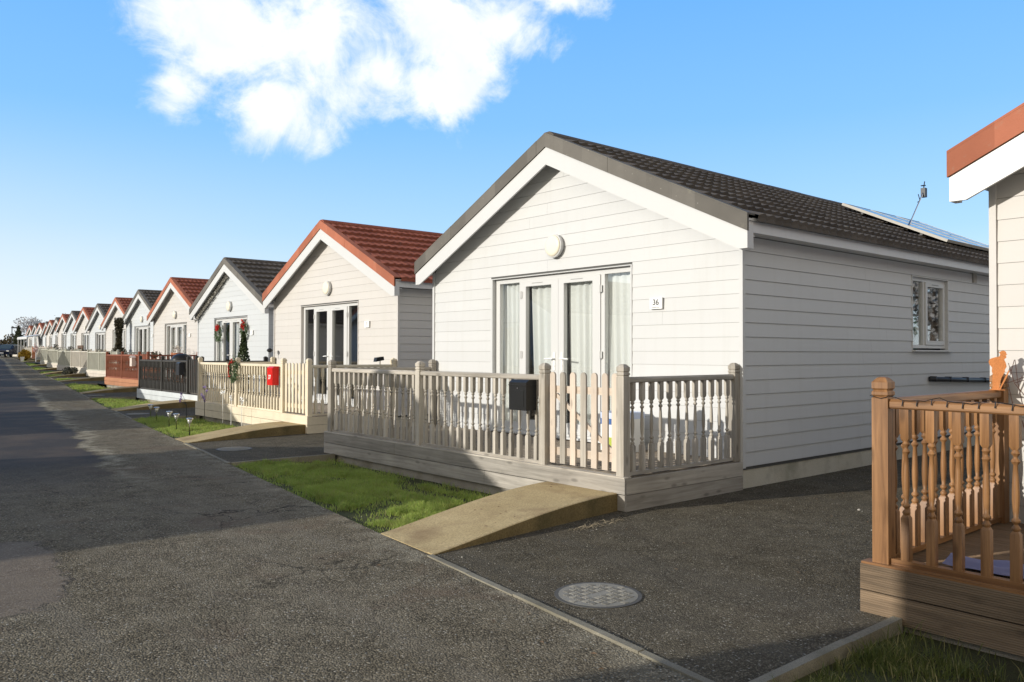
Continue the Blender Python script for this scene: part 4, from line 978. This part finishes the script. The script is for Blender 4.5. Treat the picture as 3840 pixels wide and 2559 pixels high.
# ------------------------------------------------------------------ mailboxes
def mailbox(i, y, m, label, w=.27, h=.315, num=None, gable=False, z=.86, d=.13):
    _, hx, hy, hz = HB[i]; t = thing('mailbox', (hx + XP - .034, hy + y, hz + z), label, 'mailbox', None)
    b = MB(); b.prism([(0, 0), (-d, 0), (-d, h - .028), (-d * .7, h), (0, h)] if not gable else [(0, 0), (-d, 0), (-d, h * .82), (0, h * .82)], 'y', -w / 2, w / 2); body = b.build('box', m, t)
    b = MB()
    if gable: b.prism([(-w / 2 - .03, h * .80), (0, h), (w / 2 + .03, h * .80), (w / 2 + .03, h * .84), (0, h * 1.05), (-w / 2 - .03, h * .84)], 'x', -d - .02, .01)
    else: b.box(-d - .008, .0, -w / 2 - .004, w / 2 + .004, h - .062, h - .052)
    b.build('lid', m, t)
    if not gable:
        b = MB(); b.box(-d - .003, -d - .0002, -w * .36, w * .36, h * .12, h * .66); b.build('door', m, t)
        b = MB(); b.rings([(-.004, .008), (0, .008)], 12, (-d - .0032, -.005, h * .72), 'x'); b.build('lock', M_STEEL, t)
    if num:
        me = text_mesh(num, .11, 'number', bold=.003); me.transform(Matrix.Translation((-d - .0045, 0, h * .42)) @ ROT_FRONT); ob('number', me, M_WHITE, t)
    return t
mailbox(0, 1.345, M_BLACK, 'black metal mailbox hung on the weathered balustrade of number 36', .27, .315, d=.14)
mailbox(1, 1.37, M_RED, 'red mailbox with white number hung on the cream fence', .24, .36, '37', z=.83)
b = MB(); b.rings([(-.05, .045), (.05, .045)], 14, (0, 0, 0), 'y')
mailbox(2, 1.5, M_PIPE, 'dark grey mailbox on the charcoal fence', .26, .36, z=.82)
mailbox(3, 1.6, paint('pale_pink_box', (.70, .60, .54), .5), 'pale pink mailbox with pitched lid on the red brown fence', .26, .38, gable=True, z=.86)
mailbox(4, 1.35, M_BLACK, 'black mailbox on the grey green fence beyond the red brown one', .24, .32, z=.9)

# ------------------------------------------------------------------ foliage things
def cloud_leaves(b, c, r, n, size, inner=.3):
    for k in range(n):
        d = Vector((random.gauss(0, 1), random.gauss(0, 1), random.gauss(0, 1))).normalized() * (inner + (1 - inner) * random.random() ** .5)
        q = Vector((c[0] + d.x * r[0], c[1] + d.y * r[1], c[2] + d.z * r[2]))
        if noise.noise(q * (2.2 / max(r))) < -.12: continue
        b.leaf(q, size * random.uniform(.6, 1.3))
def wreath(x, y, z, rad, label, bow_z=1.0, n=520, berries=True):
    t = thing('wreath', (x, y, z), label, 'wreath', 'christmas wreaths'); b = MB(); m = MB()
    for k in range(n):
        a = random.random() * 6.283; rr = rad + random.gauss(0, rad * .17); b.leaf((random.gauss(-.035, .025), math.cos(a) * rr, math.sin(a) * rr * 1.25), rad * .30)
    b.build('foliage', M_LEAFW, t)
    if berries:
        for k in range(90): a = .9 + 3.0 * k / 89; rr = rad + random.gauss(0, rad * .1); m.leaf((-.07 + random.gauss(0, .006), math.cos(a) * rr * -1, math.sin(a) * rr * 1.25), rad * .36)
    else:
        for k in range(60): m.leaf((-.07 + random.gauss(0, .012), random.gauss(0, rad * .42), rad * 1.05 + random.gauss(0, rad * .32)), rad * .5)
    m.build('berry_cluster' if berries else 'red_ribbon_loops', M_REDLEAF, t); return t
M_LEAFW = leafy('wreath_fir', (0.06, 0.10, 0.05), (0.16, 0.22, 0.12), .2, 12)
wreath(HB[1][1] + XP - .05, 16.78, 1.08, .155, 'fir wreath with red berries hung on the middle post of the cream fence')
wreath(9.62, 25.42, 2.06, .17, 'red bowed wreath at the left of the patio doors with the garland', berries=False); wreath(9.62, 23.40, 2.08, .17, 'red bowed wreath at the right of the patio doors with the garland', berries=False)
t = thing('conifer', (8.95, 21.85, .30), 'small pot grown conifer on the charcoal deck beneath a wreath', 'conifer'); b = MB()
for k in range(1300):
    h = random.random() ** .8 * 1.45; r = .27 * (1 - h / 1.5) ** .8; a = random.random() * 6.28; q = r * random.random() ** .4; b.leaf((math.cos(a) * q, math.sin(a) * q, .28 + h), .07)
b.build('crown', M_LEAF, t); b = MB(); b.rings([(0, .13), (.3, .17), (.3, .14)], 14); b.build('pot', M_BLACK, t)
# gable garland of tiny lights, bungalow two
b = MB(); hx, hy = HB[2][1], HB[2][2]
for k in range(1500):
    s = random.uniform(.02, HW + .05); yy = HW + s; zz = ZAP - .33 - SL * s - random.random() * .20; b.leaf((hx - .04 - random.random() * .05, hy + yy - .02 * s / 3, zz), random.uniform(.03, .06))
tag(b.build('garland', leafy('dark_garland', (.07, .065, .05), (.5, .48, .43), .1, 25)), 'dark lacy garland under the left gable slope of the second bungalow beyond 36', 'garland')
# climber at the fourth bungalow's far corner
t = thing('climbing_shrub', (11.9, 45.3, .30), 'tall thin dark climber with a bushy pink foot at the fourth bungalow beyond 36', 'climber'); b = MB()
for k in range(1500):
    z = random.random(); r = .17 + .05 * math.sin(z * 9) + (.10 if z < .3 else 0); a = random.random() * 6.28; q = r * random.random() ** .5; b.leaf((math.cos(a) * q, math.sin(a) * q, .75 + z * 2.2), .13)
b.build('foliage', M_LEAFB, t); b = MB()
for k in range(260): a = random.random() * 6.28; q = .55 * random.random() ** .5; b.leaf((math.cos(a) * q * .8, math.sin(a) * q, .55 + random.random() * .55), .14)
b.build('foot_growth', leafy('pinkish_growth', (.24, .15, .12), (.38, .26, .22), .2), t); b = MB(); b.tube([(0, 0, 0), (.03, .02, 1.2), (-.02, 0, 2.8)], [.05, .04, .02], 7); b.build('stem', M_BARK, t)
M_SHRUBF = leafy('flowering_shrub', (.045, .06, .03), (.22, .21, .17), .25, 9)
# shrub before the fifth deck
def shrub(name, loc, r, n, m, size, label, cat='shrub', stems=5, group=None):
    t = thing(name, loc, label, cat, group); b = MB(); cloud_leaves(b, (0, 0, r[2] * 1.0), r, n, size); 
    for k in range(4): cloud_leaves(b, (random.uniform(-.6, .6) * r[0], random.uniform(-.6, .6) * r[1], r[2] * random.uniform(.8, 1.5)), (r[0] * .5, r[1] * .5, r[2] * .5), n // 5, size)
    b.build('foliage', m, t); b = MB()
    for k in range(stems): b.tube([(0, 0, -.02), (random.uniform(-.5, .5) * r[0], random.uniform(-.5, .5) * r[1], r[2] * 1.4)], [.02, .008], 5)
    b.build('stem', M_BARK, t); return t
shrub('shrub', (10.2, 47.9, zg(48)), (.42, .5, .25), 520, M_SHRUBF, .11, 'dark shrub with pale blossom before the far pale cream deck', stems=6)
shrub('shrub', (10.9, 46.4, zg(46)), (.32, .4, .2), 260, M_SHRUBF, .11, 'low dark shrub to the right of the blossoming one')
for k, (x, y, z) in enumerate(((11.6, 44.0, 1.3), (12.2, 50.3, 1.3), (12.0, 49.0, 1.3), (12.6, 56.5, 1.35), (12.45, 54.9, 1.3), (13.5, 63.5, 1.4), (13.3, 62.0, 1.4), (14.3, 72.5, 1.5), (14.1, 70.8, 1.5), (10.4, 34.6, 1.25), (10.35, 33.9, 1.25))):
    t = thing('potted_plant', (x, y, zg(y) + z - 1.0), 'small dark potted plant on a far deck, %d metres up the road' % int(y), 'potted plant', 'plants along the far deck fences'); b = MB(); cloud_leaves(b, (0, 0, 1.0), (.16, .2, .16), 70, .1, .1); b.build('foliage', M_LEAFB, t)
    b = MB(); b.rings([(.55, .1), (.85, .14)], 10); b.rings([(0, .14), (.5505, .14)], 4); b.build('pot', M_TERRA if y < 36 else M_BLACK, t)
for (x, y) in ((10.30, 31.35), (10.42, 31.95)):
    t = thing('terracotta_pot', (x, y, .38), 'terracotta pot with sprigs on the red brown deck, the %s of two' % ('nearer' if y < 31.5 else 'farther'), 'plant pot', 'terracotta pots on the red brown deck'); b = MB(); b.rings([(0, .1), (.8, .13), (1.0, .18), (1.06, .18), (1.06, .14)], 14); b.build('pot', M_TERRA, t); b = MB(); cloud_leaves(b, (0, 0, 1.2), (.2, .2, .16), 60, .07, .1); b.build('foliage', leafy('pale_sprigs', (.3, .28, .22), (.55, .5, .45), .3), t)
# covered barbecue on the charcoal deck, bench, grey sign board further on
t = thing('barbecue', (8.75, 26.25, .30), 'dark covered barbecue dome behind the charcoal fence', 'barbecue'); b = MB(); b.rings([(.62, .28), (.8, .34), (.95, .32), (1.06, .24), (1.12, .1)], 20); b.build('hood', M_BLACK, t, True); b = MB()
for a in (0.6, 2.7, 4.8): b.tube([(.3 * math.cos(a), .3 * math.sin(a), 0), (.2 * math.cos(a), .2 * math.sin(a), .7)], .02, 6)
b.build('leg', M_BLACK, t)
t = thing('bench', (14.5, 65.0, .58), 'brown timber bench back showing above a far grey fence', 'bench'); b = MB(); b.box(-.05, 0, -.75, .75, .95, 1.38); b.build('backrest', M_BRONZE, t); b = MB(); b.box(-.5, 0, -.75, .75, .42, .47); b.build('seat', M_BRONZE, t)
for sy in (-.68, .68): b = MB(); b.box(-.06, .0, sy - .04, sy + .04, 0, .95); b.box(-.5, -.44, sy - .04, sy + .04, 0, .42); b.build('leg', M_BRONZE, t)

# solar stake lights and garden stakes on the lawn of number 37
def stake_light(x, y, label):
    t = thing('solar_light', (x, y, zg(y)), label, 'solar light', 'solar stake lights on the lawn of 37')
    b = MB(); b.rings([(.035, .009), (.20, .010), (.205, .010)], 10); b.build('stem', M_STEEL, t, True); b = MB(); b.rings([(-.05, .003), (.0, .011), (.036, .012)], 8); b.build('spike', M_BLACK, t)
    b = MB(); b.rings([(.20, .010), (.215, .026), (.245, .036), (.275, .039)], 14); b.build('globe', M_GLOBE, t, True); b = MB(); b.rings([(.276, .042), (.283, .058), (.298, .058), (.306, .05), (.309, .02)], 18); b.build('cap', M_STEEL, t)
M_GLOBE = plain('clear_globe', (.55, .56, .55), .12, .3, .8)
for k, (x, y) in enumerate(((4.96, 14.45), (5.12, 15.63), (5.23, 16.38), (5.42, 17.78), (5.58, 18.72))): stake_light(x, y, 'silver solar stake light, %s of five counted from the ramp' % ['first', 'second', 'third', 'fourth', 'fifth'][k])
def flower_stake(x, y, pts, m, ms, label, h=.55):
    t = thing('flower_stake', (x, y, zg(y)), label, 'garden stake', 'decorative stakes on the lawn of 37'); b = MB(); b.tube([(0, 0, -.03), (.0, 0, h * .6)], .006, 6)
    for p in pts: b.tube([(0, 0, h * .6), (p[0] * .5, p[1] * .5, h * .6 + (p[2] - h * .6) * .6), p], .004, 5)
    b.build('stem', ms, t); b = MB()
    for p in pts:
        for k in range(10): b.leaf((p[0] + random.gauss(0, .015), p[1] + random.gauss(0, .015), p[2] + random.gauss(0, .018)), .055)
    b.build('petals', m, t)
flower_stake(6.5, 18.0, [(0, .17, .52), (0, .02, .42), (0, -.12, .62), (0, .02, .70), (0, .1, .48)], M_LILAC, M_BLACK, 'lilac flower stake at the corner of the cream deck')
flower_stake(6.36, 18.75, [(-.02, .38, .34), (-.03, .28, .40), (0, .34, .52)], M_LILAC, M_BLACK, 'lilac flower stake leaning over the lawn by the drive', .45)
flower_stake(6.45, 16.37, [(0, .02, .55), (0, -.05, .48)], M_WHITE, M_WHITE, 'thick white garden stake against the cream skirt')
flower_stake(6.50, 15.95, [(0, .04, .5), (0, -.05, .44)], M_WHITE, M_WHITE, 'thin white butterfly stake nearest the ramp of 37')
flower_stake(6.52, 17.0, [(0, .04, .6), (0, -.04, .62)], M_WHITE, M_WHITE, 'white butterfly stake below the cream fence middle post')
# small spotlight on the cream deck's side rail and a globe light on its rear post
t = thing('spotlight', (8.22, 13.49, 1.22), 'small black solar spotlight clipped on the cream deck rail', 'spotlight'); b = MB(); b.tube([(0, 0, 0), (0, 0, .09)], .012, 6); b.build('stem', M_STEEL, t); b = MB(); b.prism([(-.12, .06), (.06, .09), (.05, .16), (-.10, .14)], 'y', -.05, .05); b.build('head', M_BLACK, t)
t = thing('solar_light', (8.42, 18.95, 1.35), 'dark solar lamp standing on the cream deck far rear post', 'solar light'); b = MB(); b.tube([(0, 0, 0), (0, 0, .12)], .01, 6); b.build('stem', M_STEEL, t); b = MB(); b.rings([(.11, .03), (.15, .075), (.19, .06), (.21, .02)], 12); b.build('cap', M_BLACK, t)

# printed box by the door of 36
t = thing('printed_box', (7.1, 6.24, .30), 'printed cardboard box with blue, red and lime panels behind the gate post', 'box'); 
b = MB(); b.box(0, .3, 0, .42, .24, .42); b.build('box', M_WHITE, t)
b = MB(); b.box(-.002, .302, -.002, .422, .385, .46); b.build('lid', M_PBLUE, t); b = MB(); b.box(-.004, -.0005, .002, .418, .31, .38); b.build('blue_panel', M_BLUE, t); b = MB(); b.box(-.0065, -.0042, .02, .16, .25, .31); b.box(-.0065, -.0042, .30, .36, .27, .345); b.build('red_panel', M_RED, t); b = MB(); b.box(-.006, -.0005, .2, .40, .05, .16); b.build('lime_panel', M_LIME, t)
b = MB(); b.box(0, .3, 0, .42, .0, .2395); b.build('lower_box', M_WHITE, t)

# ------------------------------------------------------------------ right edge: silhouette figure, cables, twigs, cloth, planter
def sil(name, loc):
    # rusted flat steel plate cut as a mourning soldier, head bowed, hands on an upturned rifle
    o = [(.0, 0), (.055, 0), (.058, .05), (.072, .1), (.085, .13), (.10, .155), (.098, .17), (.112, .2), (.105, .235), (.095, .258), (.098, .268), (.108, .272), (.112, .283), (.106, .292), (.112, .300), (.118, .306), (.110, .312), (.108, .326), (.092, .338), (.075, .336), (.064, .327), (.052, .325), (.060, .316), (.064, .300), (.055, .285), (.03, .281), (.0, .272), (-.018, .262), (-.026, .24), (-.018, .215), (.002, .19), (-.002, .16), (.006, .13), (.0, .09), (.004, .04)]
    t = thing('silhouette_figure', loc, 'rust orange steel silhouette of a bowed soldier standing on the deck rail', 'garden ornament')
    b = MB(); b.prism([(-u, v) for u, v in o], 'x', -.002, .002)  # faces along the street
    b.build('plate', M_RUST, t)
    b = MB(); b.prism([(-.052, .0), (-.062, .0), (-.11, .10), (-.135, .165), (-.125, .168), (-.10, .11)], 'x', -.0015, .0015); b.box(-.02, .02, -.10, .02, -.004, .0); b.build('rifle', M_RUST, t)
    t.rotation_euler.z = R(15); t.scale = (1, .78, .80); return t
sil('silhouette_figure', (6.20, 2.11, 1.203))
def wire(pts, r, m, name, label, cat, parent=None):
    b = MB(); b.tube(pts, r, 5); o = b.build(name, m, parent)
    return tag(o, label, cat)
hx, hy, hz = HB[-1][1:]; px = hx + XP
pts = []
for k in range(40):
    s = k / 39; pts.append((px - .037 + .0 * s, hy + 5.6 - s * 1.5, 1.215 - .022 * abs(math.sin(s * 18)) + .004 * math.sin(k * 2.1)))
o = wire(pts, .0022, M_BLACK, 'light_string', 'black wire of fairy lights looped along the orange brown front rail', 'fairy lights')
b = MB()
for k in range(1, 16): p = pts[k * 2]; b.tube([p, (p[0] - .004, p[1] + .004, p[2] - .032)], .0028, 5)
b.build('bulb', M_PIPE, o)
b = MB(); b.tube([(px - .047, hy + 5.70, 1.215), (px - .0475, hy + 5.64, 1.20), (px - .047, hy + 5.60, 1.212)], .0022, 5); b.tube([(px + .05, hy + 5.694, 1.21), (px - .047, hy + 5.694, 1.22)], .0022, 5); b.build('wire_tail', M_BLACK, o)
t = thing('climbing_plant', (6.0, 1.66, .27), 'bare red brown climber twigs by the rear post of the orange deck', 'climber'); b = MB()
rr = random.Random(11)
for k in range(9):
    p = Vector((rr.uniform(-.1, .1), rr.uniform(-.35, .05), .05)); ps = [p.copy()]; d = Vector((rr.uniform(-.1, .1), rr.uniform(-.3, .02), 1))
    for q in range(8): d = d + Vector((rr.gauss(.03, .22), rr.gauss(-.05, .28), rr.gauss(0, .1))); d.normalize(); p = p + d * .15; ps.append(p.copy())
    b.tube(ps, [.006 - .0005 * j for j in range(9)], 5)
    for j in (3, 5, 7): e = ps[j] + Vector((rr.gauss(0, .08), rr.gauss(0, .12), rr.uniform(.02, .14))); b.tube([ps[j], e], .0022, 4)
b.build('twigs', M_TWIG, t)
# cloth on the deck
b = MB(); n = 40
for a in range(n + 1):
    for c in range(14):
        u, v = a / n, c / 13; b.v.append((px + .10 + v * .26, hy + 5.38 - u * 1.25, ZD + .012 + .03 * abs(math.sin(u * 9 + v * 4)) * math.sin(v * 3.14) + .022 * noise.noise(Vector((u * 7, v * 5, 1)))))
for a in range(n):
    for c in range(13): k = a * 14 + c; b.f.append((k, k + 14, k + 15, k + 1))
tag(b.build('cloth', M_CLOTH, None, True), 'crumpled lilac cloth lying on the orange brown deck', 'cloth')
t = thing('planter', (6.12, 1.62, ZD), 'black planter in shade at the bungalow wall on the orange brown deck', 'planter'); b = MB(); b.rings([(0, .13), (.5, .17), (.5, .19), (.55, .19), (.55, .15)], 20); b.build('pot', M_BLACK, t); b = MB(); b.prism([(-.09, .55), (.1, .62), (.08, .55)], 'y', -.1, .06); b.build('label', M_WHITE, t)

# ------------------------------------------------------------------ far end of the road
def car(loc, rotz, label, paintm):
    t = thing('parked_car', loc, label, 'car', None, rotz)
    prof = [(-2.25, .35), (-2.3, .75), (-2.2, .98), (-1.25, 1.08), (-.55, 1.62), (1.5, 1.66), (2.15, 1.1), (2.25, .8), (2.2, .35)]
    b = MB(); n = len(prof); vs = []
    for (y, k) in ((-.92, .96), (-.88, 1), (.88, 1), (.92, .96)):
        for (u, v) in prof: vs.append((u * (1 if k == 1 else .985), y * (1 if v < 1.12 else .82), v))
    b.v = vs
    for j in range(3):
        for i in range(n): b.f.append((j * n + i, j * n + (i + 1) % n, (j + 1) * n + (i + 1) % n, (j + 1) * n + i))
    b.f += [tuple(range(n)), tuple(range(3 * n, 4 * n))[::-1]]
    b.build('body', paintm, t)
    b = MB(); b.prism([(-1.28, 1.10), (-.60, 1.60), (-.56, 1.58), (-1.2, 1.085)], 'y', -.68, .68); b.build('windscreen', M_CARGLASS, t)
    for s in (-1, 1):
        b = MB(); b.prism([(-.95, 1.12), (-.45, 1.52), (1.4, 1.56), (1.85, 1.12)], 'y', s * .77, s * .91); b.build('side_window', M_CARGLASS, t)
        b = MB(); b.box(-2.32, -2.2, s * .72 - .16, s * .72 + .16, .74, .90); b.build('headlight', M_WHITE, t)
        b = MB(); b.box(-1.0, -.85, s * .95 - .1, s * .95 + .1, 1.08, 1.22); b.build('wing_mirror', paintm, t)
        for x in (-1.4, 1.4):
            b = MB(); b.rings([(-.11, .30), (-.09, .345), (.09, .345), (.11, .30)], 20, (x, s * .80, .345), 'y'); w = b.build('wheel', M_TYRE, t); b = MB(); b.rings([(-.115, .2), (.115, .2)], 14, (x, s * .80, .345), 'y'); b.build('rim', M_STEEL, w)
    b = MB(); b.box(-2.335, -2.3, -.26, .26, .50, .61); b.build('number_plate', M_WHITE, t); b = MB(); b.box(-2.325, -2.28, -.6, .6, .66, .78); b.build('grille', M_BLACK, t)
    return t
car((19.0, 123.6, zg(123)), R(62), 'dark blue sport utility car parked at the far end of the road', M_CAR)
t = thing('parked_van', (16.05, 118.0, zg(118)), 'white van at the left picture edge beyond the road', 'van', None, R(80)); b = MB(); b.prism([(-2.4, .35), (-2.45, .9), (-1.9, 1.15), (-1.35, 1.9), (-1.1, 2.1), (2.5, 2.1), (2.5, .35)], 'y', -.95, .95); b.build('body', M_WHITE, t); b = MB(); b.prism([(-1.88, 1.2), (-1.42, 1.82), (-1.38, 1.8), (-1.84, 1.18)], 'y', -.8, .8); b.build('windscreen', M_CARGLASS, t)
for s in (-1, 1):
    for x in (-1.5, 1.6): b = MB(); b.rings([(-.12, .34), (.12, .34)], 18, (x, s * .84, .34), 'y'); b.build('wheel', M_TYRE, t)
t = thing('veranda_canopy', (20.95, 114.6, zg(115)), 'white lean-to canopy on posts before the last bungalows', 'canopy'); b = MB(); b.prism([(-1.5, 2.45), (1.5, 3.05), (1.5, 3.17), (-1.5, 2.6)], 'y', -.6, 5.6); b.build('roof_sheet', M_UPVC2, t)
for x in (-1.4,):
    for y in (-.5, 1.5, 3.5, 5.4): b = MB(); b.box(x - .06, x + .06, y - .06, y + .06, 0, 2.48); b.build('post', M_UPVC, t)
b = MB(); b.box(-1.52, -1.42, -.6, 5.6, 2.3, 2.45); b.build('beam', M_UPVC, t)
shrub('ornamental_bush', (14.75, 87.0, zg(87)), (.55, .6, .55), 600, M_YELLOW, .2, 'ochre leaved bush beside the far orange deck, the nearer one', 'bush', group='ochre bushes'); shrub('ornamental_bush', (15.1, 89.3, zg(89)), (.6, .6, .5), 600, M_YELLOW, .2, 'ochre leaved bush beside the far orange deck, the farther one', 'bush', group='ochre bushes')
t = thing('plant_pot', (14.15, 84.9, zg(85)), 'white pot on the far lawn before the ochre bushes', 'plant pot'); b = MB(); b.rings([(0, .12), (.38, .18), (.4, .18)], 12); b.build('pot', M_WHITE, t)
t = thing('flower_basket', (14.75, 82.2, zg(82)), 'pole with pink and white flower baskets before the far orange fence', 'flower basket'); b = MB(); b.tube([(0, 0, 0), (0, 0, 1.5)], .04, 8); b.build('pole', M_UPVC2, t); b = MB(); cloud_leaves(b, (0, 0, 1.2), (.25, .25, .45), 150, .16, .1); b.build('flowers', leafy('pink_flowers', (.5, .25, .25), (.7, .6, .55), .2), t)
# end of the street: lamp post, trees, hedge
t = thing('street_lamp', (21.7, 138.3, zg(138)), 'thin grey lamp post at the far end of the road', 'street lamp'); b = MB(); b.tube([(0, 0, 0), (0, 0, 4.2)], [.09, .06], 8); b.build('pole', M_PIPE, t); b = MB(); b.box(-.1, .7, -.12, .12, 4.15, 4.32); b.build('lamp_head', M_PIPE, t)
def tree(loc, h, r, n, m, size, label, trunk=.2, conifer=False, cat='tree', group=None):
    t = thing('tree', loc, label, cat, group); b = MB()
    if conifer:
        for k in range(n): q = random.random(); rad = r * (1 - q) ** .8 * (.55 + .45 * abs(math.sin(q * 22))); a = random.random() * 6.28; s = rad * random.random() ** .4; b.leaf((math.cos(a) * s, math.sin(a) * s, h * .15 + q * h * .87), size)
    else:
        for j in range(9):
            a = j * 2.4; rr_ = r * .55 * (j / 9) ** .5; cloud_leaves(b, (math.cos(a) * rr_, math.sin(a) * rr_, h * (.62 + .12 * math.sin(j * 1.9))), (r * .55, r * .55, h * .24), n // 9, size)
    b.build('crown', m, t); b = MB(); b.tube([(0, 0, -.1), (.03 * h, 0, h * .35), (0, .02 * h, h * .7)], [trunk, trunk * .7, trunk * .3], 8)
    if not conifer:
        for j in range(7): a = j * .9; b.tube([(.02 * h, 0, h * (.28 + .04 * j)), (math.cos(a) * r * .45, math.sin(a) * r * .45, h * (.6 + .04 * j))], [trunk * .4, trunk * .12], 5)
    b.build('trunk', M_BARK, t)
tree((24.1, 148, zg(148) - .2), 4.8, 1.3, 1700, M_TREE, .38, 'ragged dark conifer beside the far lamp post', .12, True)
tree((29.3, 163, .6), 7.4, 4.4, 5200, M_BARE, .30, 'pale leafless tree rounding up behind the last bungalow roofs', .25)
tree((34.5, 176, .6), 6.6, 4.2, 3600, M_BARE, .28, 'second pale leafless tree behind the last roofs, the farther one', .25)
tree((31.2, 149, .6), 7.6, 2.6, 1500, M_BARE, .18, 'leafless tree just showing above the twelfth roof beyond 36', .2)
for k in range(9):
    shrub('hedge_tree', (13 + k * 2.3 + random.uniform(-.5, .5), 158 + random.uniform(-3, 3), .7), (1.8, 1.6, 1.65 + random.uniform(-.3, .5)), 520, M_HEDGE, .42, 'brown winter hedge tree at the far end of the road, number %s from the left' % ['one', 'two', 'three', 'four', 'five', 'six', 'seven', 'eight', 'nine'][k], 'hedge', group='winter hedge at the road end')

# trees behind the bungalows, out of the picture to the right: they show in the side window of 36
for k, (x, y) in enumerate(((36, -4.5), (40, -8.5), (44, -6.0), (33, -8.0))):
    tree((x, y, -.05), 6.5 + (k % 2), 3.0, 1700, (M_BARE, M_TREE, M_HEDGE, M_TREE)[k], .26, 'winter tree behind the bungalows, out of the picture to the right, number %s' % ['one', 'two', 'three', 'four'][k], .2)
